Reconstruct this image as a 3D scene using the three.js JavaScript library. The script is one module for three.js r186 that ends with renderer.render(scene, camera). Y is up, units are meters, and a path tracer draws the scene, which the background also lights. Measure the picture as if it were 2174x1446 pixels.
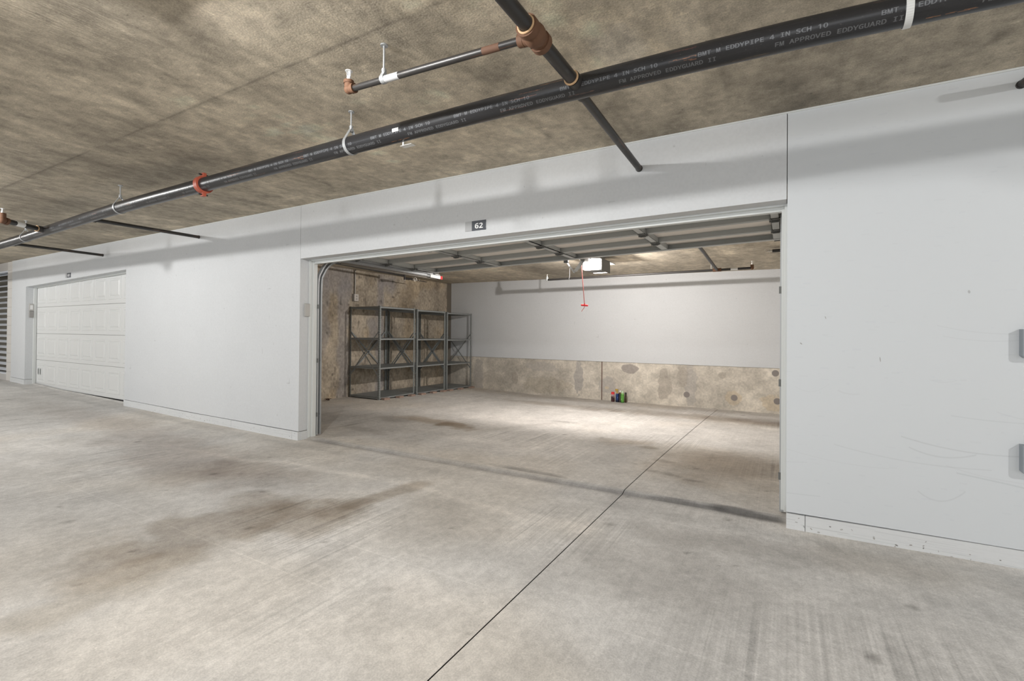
import * as THREE from 'three';
import { mergeGeometries } from 'three/addons/utils/BufferGeometryUtils.js';
import { RectAreaLightUniformsLib } from 'three/addons/lights/RectAreaLightUniformsLib.js';
import { RoundedBoxGeometry } from 'three/addons/geometries/RoundedBoxGeometry.js';

// ------------------------------------------------------------------ camera, exposure
const scene = new THREE.Scene();
scene.background = new THREE.Color().setRGB(0.75, 0.8, 0.88);
const FOCAL = 1019.6;
const camera = new THREE.PerspectiveCamera(2 * Math.atan(723 / FOCAL) * 180 / Math.PI, 2174 / 1446, 0.05, 60);
camera.position.set(4.958, 1.2558, 3.6303);
camera.rotation.order = 'YXZ';
camera.rotation.set(0.008, 0.5222, 0.0085);
camera.setViewOffset(2174, 1446, 0, 24.65, 2174, 1446);
camera.updateProjectionMatrix();
const renderer = new THREE.WebGLRenderer({ antialias: true });
renderer.toneMapping = THREE.LinearToneMapping;
renderer.toneMappingExposure = 0.98;
renderer.shadowMap.enabled = true;

// lamp strengths (candela): the row of ceiling fittings along the aisle, the opener bulb and its added rear bulb; then the added daylight fill
const LAMP_NEAR = 14, LAMP_OPENER = 6.5, LAMP_REAR_ADDED = 17, DAY_FILL = 3.7;
RectAreaLightUniformsLib.init();
// added soft fill, set as daylight through an assumed opening in the far wall
const dayFill = new THREE.RectAreaLight(new THREE.Color().setRGB(0.96, 0.98, 1.0), DAY_FILL, 26, 1.55);
dayFill.position.set(0, 1.62, 11.05); dayFill.lookAt(0, 1.62, 0); scene.add(dayFill);
const lampColor = new THREE.Color().setRGB(1.0, 0.985, 0.96);
const bulbColor = new THREE.Color().setRGB(1.0, 0.94, 0.89);

// ------------------------------------------------------------------ noise
function hash(ix, iy, s) {
  let h = Math.imul(ix, 374761393) + Math.imul(iy, 668265263) + Math.imul(s, 1274126177) | 0;
  h = Math.imul(h ^ (h >>> 13), 1274126177); h ^= h >>> 16;
  return (h >>> 0) / 4294967295;
}
const sm = t => t * t * (3 - 2 * t);
function vn(x, y, s, px = 0, py = 0) {
  let x0 = Math.floor(x), y0 = Math.floor(y); const fx = sm(x - x0), fy = sm(y - y0);
  let x1 = x0 + 1, y1 = y0 + 1;
  if (px) { x0 = ((x0 % px) + px) % px; x1 = ((x1 % px) + px) % px; }
  if (py) { y0 = ((y0 % py) + py) % py; y1 = ((y1 % py) + py) % py; }
  const a = hash(x0, y0, s), b = hash(x1, y0, s), c = hash(x0, y1, s), d = hash(x1, y1, s);
  return a + (b - a) * fx + (c - a) * fy + (a - b - c + d) * fx * fy;
}
function fbm(x, y, s, o = 4) { let v = 0, a = 0.5, n = 0; for (let i = 0; i < o; i++) { v += a * vn(x, y, s + i * 17); n += a; x *= 2.03; y *= 2.03; a *= 0.5; } return v / n; }
const clamp = (v, a = 0, b = 1) => Math.min(b, Math.max(a, v));
const ss = (a, b, x) => { const t = clamp((x - a) / (b - a)); return t * t * (3 - 2 * t); };
const lerp = (a, b, t) => a + (b - a) * t;
function rng(seed) { let s = seed >>> 0; return () => { s = (Math.imul(s, 1664525) + 1013904223) >>> 0; return s / 4294967296; }; }
// seeded irregular blot: 1 inside, 0 outside
function blot(x, z, cx, cz, rx, rz, ang, s, soft = 0.35, rough = 0.9, fr = 5) { rough *= 1.25;
  const dx = x - cx, dz = z - cz; const R = Math.max(rx, rz) * 1.8; if (Math.abs(dx) > R || Math.abs(dz) > R) return 0;
  const c = Math.cos(ang), n = Math.sin(ang); const a = (dx * c + dz * n) / rx, b = (-dx * n + dz * c) / rz;
  const d = Math.sqrt(a * a + b * b) + (fbm(x * fr, z * fr, s, 4) - 0.5) * rough;
  return 1 - ss(1 - soft, 1 + soft, d);
}

// ------------------------------------------------------------------ textures
function dataTex(w, h, fn, srgb = true, repeat = true) {
  const d = new Uint8Array(w * h * 4);
  for (let j = 0; j < h; j++) for (let i = 0; i < w; i++) {
    const c = fn(i / w, j / h, i, j); const k = (j * w + i) * 4;
    d[k] = clamp(c[0], 0, 255); d[k + 1] = clamp(c[1], 0, 255); d[k + 2] = clamp(c[2], 0, 255); d[k + 3] = 255;
  }
  const t = new THREE.DataTexture(d, w, h, THREE.RGBAFormat);
  t.magFilter = THREE.LinearFilter; t.minFilter = THREE.LinearMipmapLinearFilter; t.generateMipmaps = true;
  if (repeat) t.wrapS = t.wrapT = THREE.RepeatWrapping;
  if (srgb) t.colorSpace = THREE.SRGBColorSpace;
  t.needsUpdate = true; return t;
}
function canvasTex(w, h, draw, repeat = false) {
  const c = document.createElement('canvas'); c.width = w; c.height = h; draw(c.getContext('2d'), w, h);
  const t = new THREE.CanvasTexture(c); t.colorSpace = THREE.SRGBColorSpace; t.magFilter = THREE.LinearFilter;
  if (repeat) t.wrapS = t.wrapT = THREE.RepeatWrapping;
  return t;
}
// broom-finished concrete, 3 m tile; strokes run along v (depth)
const FT = 3.0;
const floorMap = dataTex(2048, 2048, (u, v) => {
  const st = vn(u * 420, v * 5, 3, 420, 5) * 0.55 + vn(u * 190, v * 3, 4, 190, 3) * 0.45;
  const stw = ss(0.35, 0.7, vn(u * 4, v * 4, 21, 4, 4));
  const g = vn(u * 700, v * 700, 5, 700, 700);
  const m = vn(u * 60, v * 60, 6, 60, 60) * 0.5 + vn(u * 140, v * 140, 7, 140, 140) * 0.5;
  const b = vn(u * 14, v * 14, 8, 14, 14);
  let l = 224 + (st - 0.5) * (10 + 26 * stw) - ss(0.7, 0.9, vn(u * 230, v * 2, 22, 230, 2)) * 20 * stw + (g - 0.5) * 26 + (m - 0.5) * 30 + (b - 0.5) * 14;
  const sp = vn(u * 300, v * 300, 9, 300, 300); if (sp > 0.94) l -= (sp - 0.94) * 900 * vn(u * 30, v * 30, 10, 30, 30);
  const sp2 = vn(u * 180, v * 180, 11, 180, 180); if (sp2 > 0.965) l += 16;
  return [l, l * 0.996, l * 0.99];
});
const floorBump = dataTex(1024, 1024, (u, v) => {
  const st = vn(u * 420, v * 6, 3, 420, 6) * 0.6 + vn(u * 500, v * 500, 5, 500, 500) * 0.4; const l = st * 255; return [l, l, l];
}, false);
// board-marked soffit concrete, 2.44 m tile
const ceilMap = dataTex(2048, 2048, (u, v) => {
  const st = vn(u * 110, v * 30, 31, 110, 30) * 0.5 + vn(u * 40, v * 220, 32, 40, 220) * 0.5;
  const bl = vn(u * 11, v * 9, 33, 11, 9) * 0.26 + vn(u * 27, v * 23, 34, 27, 23) * 0.34 + vn(u * 66, v * 60, 35, 66, 60) * 0.4;
  const g = vn(u * 520, v * 520, 36, 520, 520);
  let l = 211 + (bl - 0.5) * 74 + (st - 0.5) * 22 + (g - 0.5) * 34;
  const pit = vn(u * 230, v * 170, 37, 230, 170); if (pit > 0.93) l -= (pit - 0.93) * 600;
  const sc = vn(u * 90, v * 60, 38, 90, 60); if (sc > 0.93) l += (sc - 0.93) * 420;
  return [l, l * 0.985, l * 0.95];
});
const ceilBump = dataTex(1024, 1024, (u, v) => {
  const l = 255 * (vn(u * 240, v * 14, 32, 240, 14) * 0.5 + vn(u * 400, v * 400, 36, 400, 400) * 0.5); return [l, l, l];
}, false);
// painted wall: roller texture, faint smudges
const paintMap = dataTex(1024, 1024, (u, v) => {
  const a = vn(u * 5, v * 5, 41, 5, 5) * 0.6 + vn(u * 17, v * 17, 42, 17, 17) * 0.4;
  const g = vn(u * 300, v * 300, 43, 300, 300), h = vn(u * 22, v * 340, 44, 22, 340);
  let l = 240 + (a - 0.5) * 6 + (g - 0.5) * 5 + (h - 0.5) * 1.2;
  const sp = vn(u * 90, v * 70, 45, 90, 70); if (sp > 0.968) l -= (sp - 0.968) * 900;
  return [l * 0.998, l, l];
});
// painted wall with scuff strokes and chipped paint near the floor (right wall, baseboards)
function scuffDraw(g, w, h, base, chips, seed) {
  const r = rng(seed); g.fillStyle = base; g.fillRect(0, 0, w, h);
  for (let i = 0; i < 1500; i++) { g.fillStyle = `rgba(${r() < 0.6 ? '120,125,128' : '255,255,255'},${0.01 + r() * 0.02})`; g.fillRect(r() * w, r() * h, 3 + r() * 30, 1 + r() * 3); }
  for (let i = 0; i < 26; i++) {
    g.strokeStyle = `rgba(90,94,98,${0.03 + r() * 0.06})`; g.lineWidth = 1 + r() * 2.2; g.beginPath();
    const x = r() * w, y = h * (0.45 + r() * 0.5), L = 60 + r() * 420; g.moveTo(x, y); g.quadraticCurveTo(x + L / 2, y + 10 + r() * 30, x + L, y + (r() - 0.4) * 40); g.stroke();
  }
  for (let i = 0; i < chips; i++) {
    const c = r(); g.fillStyle = c < 0.6 ? `rgba(80,76,72,${0.2 + r() * 0.5})` : `rgba(120,112,104,${0.2 + r() * 0.4})`;
    g.beginPath(); g.ellipse(r() * w, h * (0.25 + 0.75 * Math.sqrt(r())), 1 + r() * 7, 1 + r() * 4, r() * 3, 0, 7); g.fill();
  }
}
const scuffMap = canvasTex(2048, 1024, (g, w, h) => scuffDraw(g, w, h, '#eff1f2', 12, 5), true);
const baseMap = canvasTex(2048, 128, (g, w, h) => {
  scuffDraw(g, w, h, '#e9eaea', 45, 8); const r = rng(4);
  for (let i = 0; i < 50; i++) { g.strokeStyle = `rgba(110,112,112,${0.03 + r() * 0.07})`; g.lineWidth = 1 + r() * 5; g.beginPath(); const x = r() * w, y = r() * h; g.moveTo(x, y); g.lineTo(x + 60 + r() * 300, y + (r() - 0.5) * 8); g.stroke(); }
}, true);
// stained cast concrete of the garage side wall: u along the wall (0 = back corner), v up
const sideWallMap = dataTex(1536, 768, (u, v) => {
  const z = -6 + u * 5.8, y = -0.25 + v * 2.85;
  const n = fbm(z * 1.3, y * 1.1, 51, 5), n2 = fbm(z * 5, y * 4, 52, 4), f = fbm(z * 34, y * 26, 53, 3), w = (fbm(z * 2.4, y * 2.4, 54, 4) - 0.5);
  let r = 164, g = 153, b = 137;
  let k = 1 + (n - 0.5) * 0.55 + (n2 - 0.5) * 0.35 + (f - 0.5) * 0.34; r *= k; g *= k; b *= k;
  const warm = ss(0.5, 0.72, fbm(z * 1.9 + 4, y * 1.6, 55, 4)); r = lerp(r, 168 * k, warm * 0.6); g = lerp(g, 150 * k, warm * 0.6); b = lerp(b, 124 * k, warm * 0.6);
  const grey = (zc, hw, y0, y1, a) => { const d = Math.abs(z - zc + w * 0.25) / hw; const t = (1 - ss(0.55, 1.15, d)) * ss(y0 - 0.2, y0 + 0.1, y + w * 0.5) * (1 - ss(y1 - 0.1, y1 + 0.25, y + w * 0.5)) * a; r = lerp(r, 142 * (0.9 + f * 0.25), t); g = lerp(g, 139 * (0.9 + f * 0.25), t); b = lerp(b, 140 * (0.9 + f * 0.25), t); };
  grey(-2.5, 0.11, -0.3, 2.2, 0.62); grey(-2.3, 0.3, 2.15, 2.36, 0.7); grey(-3.6, 0.42, 2.0, 2.45, 0.6); grey(-3.43, 0.16, 0.0, 2.1, 0.6); grey(-3.9, 0.13, 1.0, 2.3, 0.45); grey(-4.65, 0.2, 1.5, 2.3, 0.6); grey(-2.72, 0.14, 1.05, 1.45, 0.6); grey(-5.1, 0.22, 1.6, 1.95, 0.5); grey(-5.65, 0.08, -0.2, 2.4, 0.5); grey(-2.6, 0.5, -0.2, 0.12, 0.4);
  const dk = vn(z * 16, y * 9, 56); if (dk > 0.86) { const q = 1 - (dk - 0.86) * 2.2; r *= q; g *= q; b *= q; }
  const sp = vn(z * 40, y * 34, 57); if (sp > 0.95) { const q = 1 - (sp - 0.95) * 7; r *= q; g *= q; b *= q; }
  return [r, g, b];
}, true, false);
// back wall concrete band: u from x=-2.33 to 5.3, v up from -0.25 to 0.67
const backBandMap = dataTex(2048, 256, (u, v) => {
  const x = -2.33 + u * 7.63, y = -0.25 + v * 0.92;
  const n = fbm(x * 1.6, y * 2.2, 61, 5), n2 = fbm(x * 6, y * 7, 62, 4), f = fbm(x * 40, y * 40, 63, 2);
  const k = 1 + (n - 0.5) * 0.3 + (n2 - 0.5) * 0.26 + (f - 0.5) * 0.16;
  let r = 197 * k, g = 190 * k, b = 178 * k;
  const patch = (cx, cy, rx, ry, s, a, c) => { const t = blot(x, y, cx, cy, rx, ry, 0, s, 0.1, 0.75, 9) * a; if (t) { r = lerp(r, c[0] * (0.95 + f * 0.1), t); g = lerp(g, c[1] * (0.95 + f * 0.1), t); b = lerp(b, c[2] * (0.95 + f * 0.1), t); } };
  const G = [172, 167, 161], D = [158, 150, 140];
  patch(2.16, 0.55, 0.15, 0.09, 1, 0.9, [156, 149, 143]); patch(1.72, 0.17, 0.16, 0.17, 2, 0.75, G); patch(1.08, 0.33, 0.1, 0.36, 3, 0.7, [162, 158, 154]);
  patch(3.35, 0.3, 0.1, 0.42, 4, 0.7, G); patch(3.2, 0.45, 0.1, 0.2, 5, 0.5, D); patch(2.85, 0.25, 0.12, 0.28, 6, 0.55, D); patch(0.2, 0.5, 0.4, 0.1, 7, 0.6, G); patch(-0.5, 0.2, 0.09, 0.14, 8, 0.55, D);
  patch(-1.5, 0.2, 0.14, 0.4, 9, 0.6, G); patch(0.6, 0.12, 0.06, 0.07, 10, 0.7, D); patch(0.3, 0.1, 0.55, 0.18, 11, 0.28, [150, 140, 122]); patch(3.9, 0.5, 0.07, 0.06, 12, 0.5, D); patch(1.68, 0.13, 0.05, 0.035, 14, 0.7, [200, 186, 160]);
  patch(4.1, 0.1, 0.14, 0.13, 15, 0.35, [196, 174, 140]); patch(4.75, 0.05, 0.2, 0.14, 16, 0.35, [196, 174, 140]); patch(-1.1, 0.1, 0.3, 0.25, 17, 0.25, D);
  for (const [cx, cy] of [[4.1, 0.1], [4.79, 0.09], [4.76, 0.58], [3.27, 0.1]]) { const d = Math.hypot(x - cx, y - cy); const t = 1 - ss(0.05, 0.062, d); r = lerp(r, 138, t); g = lerp(g, 132, t); b = lerp(b, 128, t); }
  return [r, g, b];
}, true, false);
// black fire-main pipe: stencilled print and rust scratches, 2.6 m along, circumference down
const pipeMap = canvasTex(2048, 512, (g, w, h) => {
  const r = rng(77); g.fillStyle = '#2b2b2d'; g.fillRect(0, 0, w, h);
  for (let i = 0; i < 900; i++) { g.fillStyle = r() < 0.5 ? `rgba(10,10,10,${r() * 0.14})` : `rgba(90,92,96,${r() * 0.1})`; g.fillRect(r() * w, r() * h, 10 + r() * 160, 1 + r() * 8); }
  for (let i = 0; i < 1600; i++) { g.fillStyle = `rgba(${r() < 0.3 ? '150,140,130' : '95,85,78'},${0.1 + r() * 0.3})`; g.fillRect(r() * w, r() * h, 1 + r() * 3, 1 + r() * 3); }
  for (let i = 0; i < 46; i++) { g.fillStyle = `rgba(${120 + r() * 40 | 0},${84 + r() * 22 | 0},${66 + r() * 16 | 0},${0.25 + r() * 0.45})`; const x = r() * w, y = r() * h; for (let q = 0; q < 8; q++) g.fillRect(x + q * 14 + r() * 12, y + r() * 6, 8 + r() * 26, 2 + r() * 5); }
  g.textBaseline = 'middle'; g.font = 'bold 32px monospace';
  const put = (t, x, y, len, a) => { g.fillStyle = `rgba(172,176,180,${a})`; for (const dx of [0, -w]) { g.save(); g.translate(x + dx, y); g.scale(len / g.measureText(t).width, 1); g.fillText(t, 0, 0); g.restore(); } };
  for (let k = 0; k < 4; k++) { put('BMT M EDDYPIPE 4 IN SCH 10', 4 + 512 * k, h * 0.80, 378, 0.55); put('LISTED', 130 + 512 * k, h * 0.89, 86, 0.4); put('FM APPROVED EDDYGUARD II', 236 + 512 * k, h * 0.89, 339, 0.5); put('BMT M EDDYPIPE 4 IN SCH 10', 4 + 512 * k, h * 0.30, 378, 0.5); put('FM APPROVED EDDYGUARD II', 236 + 512 * k, h * 0.39, 339, 0.45); }
}, true);
const rustPipeMap = canvasTex(1024, 128, (g, w, h) => {
  const r = rng(12); g.fillStyle = '#302e2d'; g.fillRect(0, 0, w, h);
  for (let i = 0; i < 500; i++) { g.fillStyle = r() < 0.6 ? `rgba(12,12,12,${r() * 0.3})` : `rgba(130,126,122,${r() * 0.22})`; g.fillRect(r() * w, r() * h, 2 + r() * 30, 1 + r() * 6); }
  for (let i = 0; i < 60; i++) { g.fillStyle = `rgba(116,74,50,${0.15 + r() * 0.4})`; g.beginPath(); g.ellipse(r() * w, r() * h, 2 + r() * 22, 2 + r() * 9, 0, 0, 7); g.fill(); }
}, true);
const slotMap = canvasTex(64, 64, (g, w, h) => { g.fillStyle = '#929796'; g.fillRect(0, 0, w, h); g.fillStyle = '#2a2c2c'; g.beginPath(); g.ellipse(32, 32, 13, 19, 0, 0, 7); g.fill(); }, true);
slotMap.repeat.set(1 / 0.032, 1 / 0.032);

// ------------------------------------------------------------------ materials
const lin = (r, g, b) => new THREE.Color().setRGB(r, g, b);
const std = (o) => new THREE.MeshStandardMaterial({ roughness: 0.8, metalness: 0, ...o });
const M = {
  floor: std({ map: floorMap, bumpMap: floorBump, bumpScale: 0.0012, vertexColors: true, roughness: 0.82 }),
  ceil: std({ map: ceilMap, bumpMap: ceilBump, bumpScale: 0.0012, vertexColors: true, roughness: 0.9 }),
  slabEdge: std({ color: lin(0.3, 0.28, 0.25) }),
  paint: std({ map: paintMap, color: lin(0.705, 0.722, 0.74), roughness: 0.6 }),
  scuff: std({ map: scuffMap, color: lin(0.705, 0.722, 0.74), roughness: 0.6 }),
  base: std({ map: baseMap, color: lin(0.78, 0.79, 0.80), roughness: 0.55 }),
  trim: std({ color: lin(0.66, 0.68, 0.67), roughness: 0.45 }),
  backPaint: std({ map: paintMap, color: lin(0.705, 0.722, 0.74), roughness: 0.7 }),
  sideWall: std({ map: sideWallMap, color: lin(1, 1, 1), bumpMap: ceilBump, bumpScale: 0.002, roughness: 0.9 }),
  backBand: std({ map: backBandMap, roughness: 0.9 }),
  concrete: std({ color: lin(0.3, 0.28, 0.24), roughness: 0.9 }),
  column: std({ color: lin(0.26, 0.235, 0.2), roughness: 0.9 }),
  joint: std({ color: lin(0.16, 0.1, 0.08), roughness: 0.9 }),
  doorPaint: std({ color: lin(0.68, 0.69, 0.685), roughness: 0.35 }),
  doorInside: std({ color: lin(0.74, 0.70, 0.65), roughness: 0.6 }),
  galv: std({ color: lin(0.44, 0.46, 0.455), roughness: 0.5, metalness: 0.2 }),
  trackAngle: std({ color: lin(0.2, 0.18, 0.155), roughness: 0.7, metalness: 0.1 }),
  galvDark: std({ color: lin(0.17, 0.175, 0.17), roughness: 0.55, metalness: 0.35 }),
  zinc: std({ color: lin(0.45, 0.465, 0.475), roughness: 0.45, metalness: 0.5 }),
  pipe: std({ map: pipeMap, roughness: 0.34, metalness: 0.15 }),
  pipe2: std({ map: rustPipeMap, roughness: 0.42, metalness: 0.15 }),
  blackIron: std({ color: lin(0.03, 0.028, 0.027), roughness: 0.5 }),
  rust: std({ color: lin(0.13, 0.062, 0.032), roughness: 0.75 }),
  gasket: std({ color: lin(0.55, 0.36, 0.2), roughness: 0.7 }),
  coupling: std({ color: lin(0.42, 0.09, 0.05), roughness: 0.5 }),
  sticker: std({ color: lin(0.75, 0.75, 0.73), roughness: 0.5 }),
  brass: std({ color: lin(0.72, 0.7, 0.66), roughness: 0.3, metalness: 0.8 }),
  shelfMetal: std({ color: lin(0.25, 0.265, 0.265), roughness: 0.5, metalness: 0.25 }),
  postMetal: std({ map: slotMap, roughness: 0.5, metalness: 0.25 }),
  brick: std({ color: lin(0.33, 0.235, 0.19), roughness: 0.95 }),
  boxGrey: std({ color: lin(0.25, 0.28, 0.31), roughness: 0.5 }),
  plateGrey: std({ color: lin(0.46, 0.45, 0.43), roughness: 0.5 }),
  red: std({ color: lin(0.7, 0.03, 0.035), roughness: 0.4 }),
  maroon: std({ color: lin(0.22, 0.03, 0.06), roughness: 0.4 }),
  rope: std({ color: lin(0.7, 0.22, 0.2), roughness: 0.8 }),
  white: std({ color: lin(0.8, 0.8, 0.8), roughness: 0.5 }),
  rubber: std({ color: lin(0.02, 0.02, 0.02), roughness: 0.8 }),
  leaf: std({ color: lin(0.06, 0.025, 0.015), roughness: 0.9 }),
  block: std({ color: lin(0.62, 0.6, 0.57), roughness: 0.9 }),
  mortar: std({ color: lin(0.5, 0.48, 0.46), roughness: 0.95 }),
  louver: std({ color: lin(0.72, 0.75, 0.8), roughness: 0.4 }),
  aisleWall: std({ color: lin(0.7, 0.7, 0.68), roughness: 0.9 }),
  conduit: std({ color: lin(0.4, 0.38, 0.35), roughness: 0.45, metalness: 0.5 }),
  signGrey: std({ color: lin(0.42, 0.43, 0.44), roughness: 0.5 }),
  signDark: std({ color: lin(0.075, 0.08, 0.09), roughness: 0.5 }),
  lensGlow: std({ color: lin(0.9, 0.9, 0.9), emissive: lampColor, emissiveIntensity: 6, roughness: 0.5 }),
  bulbGlow: std({ color: lin(0.9, 0.88, 0.85), emissive: lin(1.0, 0.9, 0.82), emissiveIntensity: 9, roughness: 0.4 }),
};

// ------------------------------------------------------------------ helpers
const names = {};
function numbered(n) { if (!(n in names)) { names[n] = 0; return n; } names[n]++; return n + '_' + String(names[n]).padStart(3, '0'); }
function shadow(o) { o.castShadow = true; o.receiveShadow = true; return o; }
function thing(name, label, category, pos = [0, 0, 0], group, kind) {
  const o = new THREE.Group(); o.name = numbered(name); o.position.set(...pos); scene.add(o);
  o.userData = { label, category }; if (group) o.userData.group = group; if (kind) o.userData.kind = kind; return o;
}
function struct(name, label, pos = [0, 0, 0]) { const o = thing(name, label, name.replace(/_.*/, ''), pos); o.userData.kind = 'structure'; return o; }
function fit(gs) {
  gs = (Array.isArray(gs) ? gs : [gs]).map(g => { const q = g.index ? g.toNonIndexed() : g; for (const k of Object.keys(q.attributes)) if (!['position', 'normal', 'uv'].includes(k)) q.deleteAttribute(k); return q; });
  return gs.length > 1 ? mergeGeometries(gs) : gs[0];
}
function part(name, gs, mat, parent, label) { const m = shadow(new THREE.Mesh(Array.isArray(gs) ? fit(gs) : gs, mat)); m.name = name; if (label) m.userData.label = label; parent.add(m); return m; }
const box = (x0, x1, y0, y1, z0, z1) => new THREE.BoxGeometry(x1 - x0, y1 - y0, z1 - z0).translate((x0 + x1) / 2, (y0 + y1) / 2, (z0 + z1) / 2);
const rbox = (x0, x1, y0, y1, z0, z1, r = 0.004, s = 2) => new RoundedBoxGeometry(x1 - x0, y1 - y0, z1 - z0, s, r).translate((x0 + x1) / 2, (y0 + y1) / 2, (z0 + z1) / 2);
const V = (a) => new THREE.Vector3(...a);
function rod(a, b, r, seg = 16, r2 = r) {   // cylinder from a to b
  a = V(a); b = V(b); const L = a.distanceTo(b); const g = new THREE.CylinderGeometry(r2, r, L, seg, 1);
  const q = new THREE.Quaternion().setFromUnitVectors(new THREE.Vector3(0, 1, 0), b.clone().sub(a).normalize());
  return g.applyQuaternion(q).translate((a.x + b.x) / 2, (a.y + b.y) / 2, (a.z + b.z) / 2);
}
function bar(a, b, w, t, up = [0, 1, 0]) {   // flat bar from a to b: width w across, thickness t along `up`
  a = V(a); b = V(b); const d = b.clone().sub(a), L = d.length(); d.normalize(); const s = new THREE.Vector3().crossVectors(d, V(up)).normalize(); const u = new THREE.Vector3().crossVectors(s, d);
  const m = new THREE.Matrix4().makeBasis(d, u, s); const g = new THREE.BoxGeometry(L, t, w).applyMatrix4(m); return g.translate((a.x + b.x) / 2, (a.y + b.y) / 2, (a.z + b.z) / 2);
}
const tube = (pts, r, n = 40, seg = 10) => new THREE.TubeGeometry(new THREE.CatmullRomCurve3(pts.map(V), false, 'catmullrom', 0.3), n, r, seg, false);
function extr(pts, z0, z1, holes = []) { const s = new THREE.Shape(pts.map(p => new THREE.Vector2(p[0], p[1]))); for (const h of holes) s.holes.push(new THREE.Path(h.map(p => new THREE.Vector2(p[0], p[1])))); return new THREE.ExtrudeGeometry(s, { depth: z1 - z0, bevelEnabled: false }).translate(0, 0, z0); }
function scaleUV(g, sx, sy) { const a = g.attributes.uv; for (let i = 0; i < a.count; i++) a.setXY(i, a.getX(i) * sx, a.getY(i) * sy); return g; }

// ------------------------------------------------------------------ levels
const H = 2.726;
const prof = [[-14, 0.14], [-9.7, 0.10], [-7, 0.04], [-4.4, 0.015], [-2, -0.012], [0, -0.024], [2.5, -0.015], [5, -0.004], [6, 0.005], [14, 0.005]];
function pwl(t, x) { for (let i = 0; i < t.length - 1; i++) if (x <= t[i + 1][0]) { const k = clamp((x - t[i][0]) / (t[i + 1][0] - t[i][0])); return lerp(t[i][1], t[i + 1][1], sm(k)); } return t[t.length - 1][1]; }
const aisleY = x => pwl(prof, x);
function roomY(x, z) { const k = Math.pow(clamp((-z - 0.19) / 5.81), 1.45); const back = lerp(-0.075, -0.13, ss(-1.6, 0.2, x)); return lerp(aisleY(x) + 0.018, back, k); }
const SILL0 = -0.10, SILL1 = -0.15;
function groundY(x, z) { if (z >= SILL0) return aisleY(x); if (z <= SILL1) return roomY(x, z); return lerp(aisleY(x), roomY(x, SILL1), (SILL0 - z) / (SILL0 - SILL1)); }
const garageCeilY = x => 2.452 - 0.008 * x;
const headY = x => 2.103 + 0.0095 * x;            // underside of the header over the opening

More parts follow.
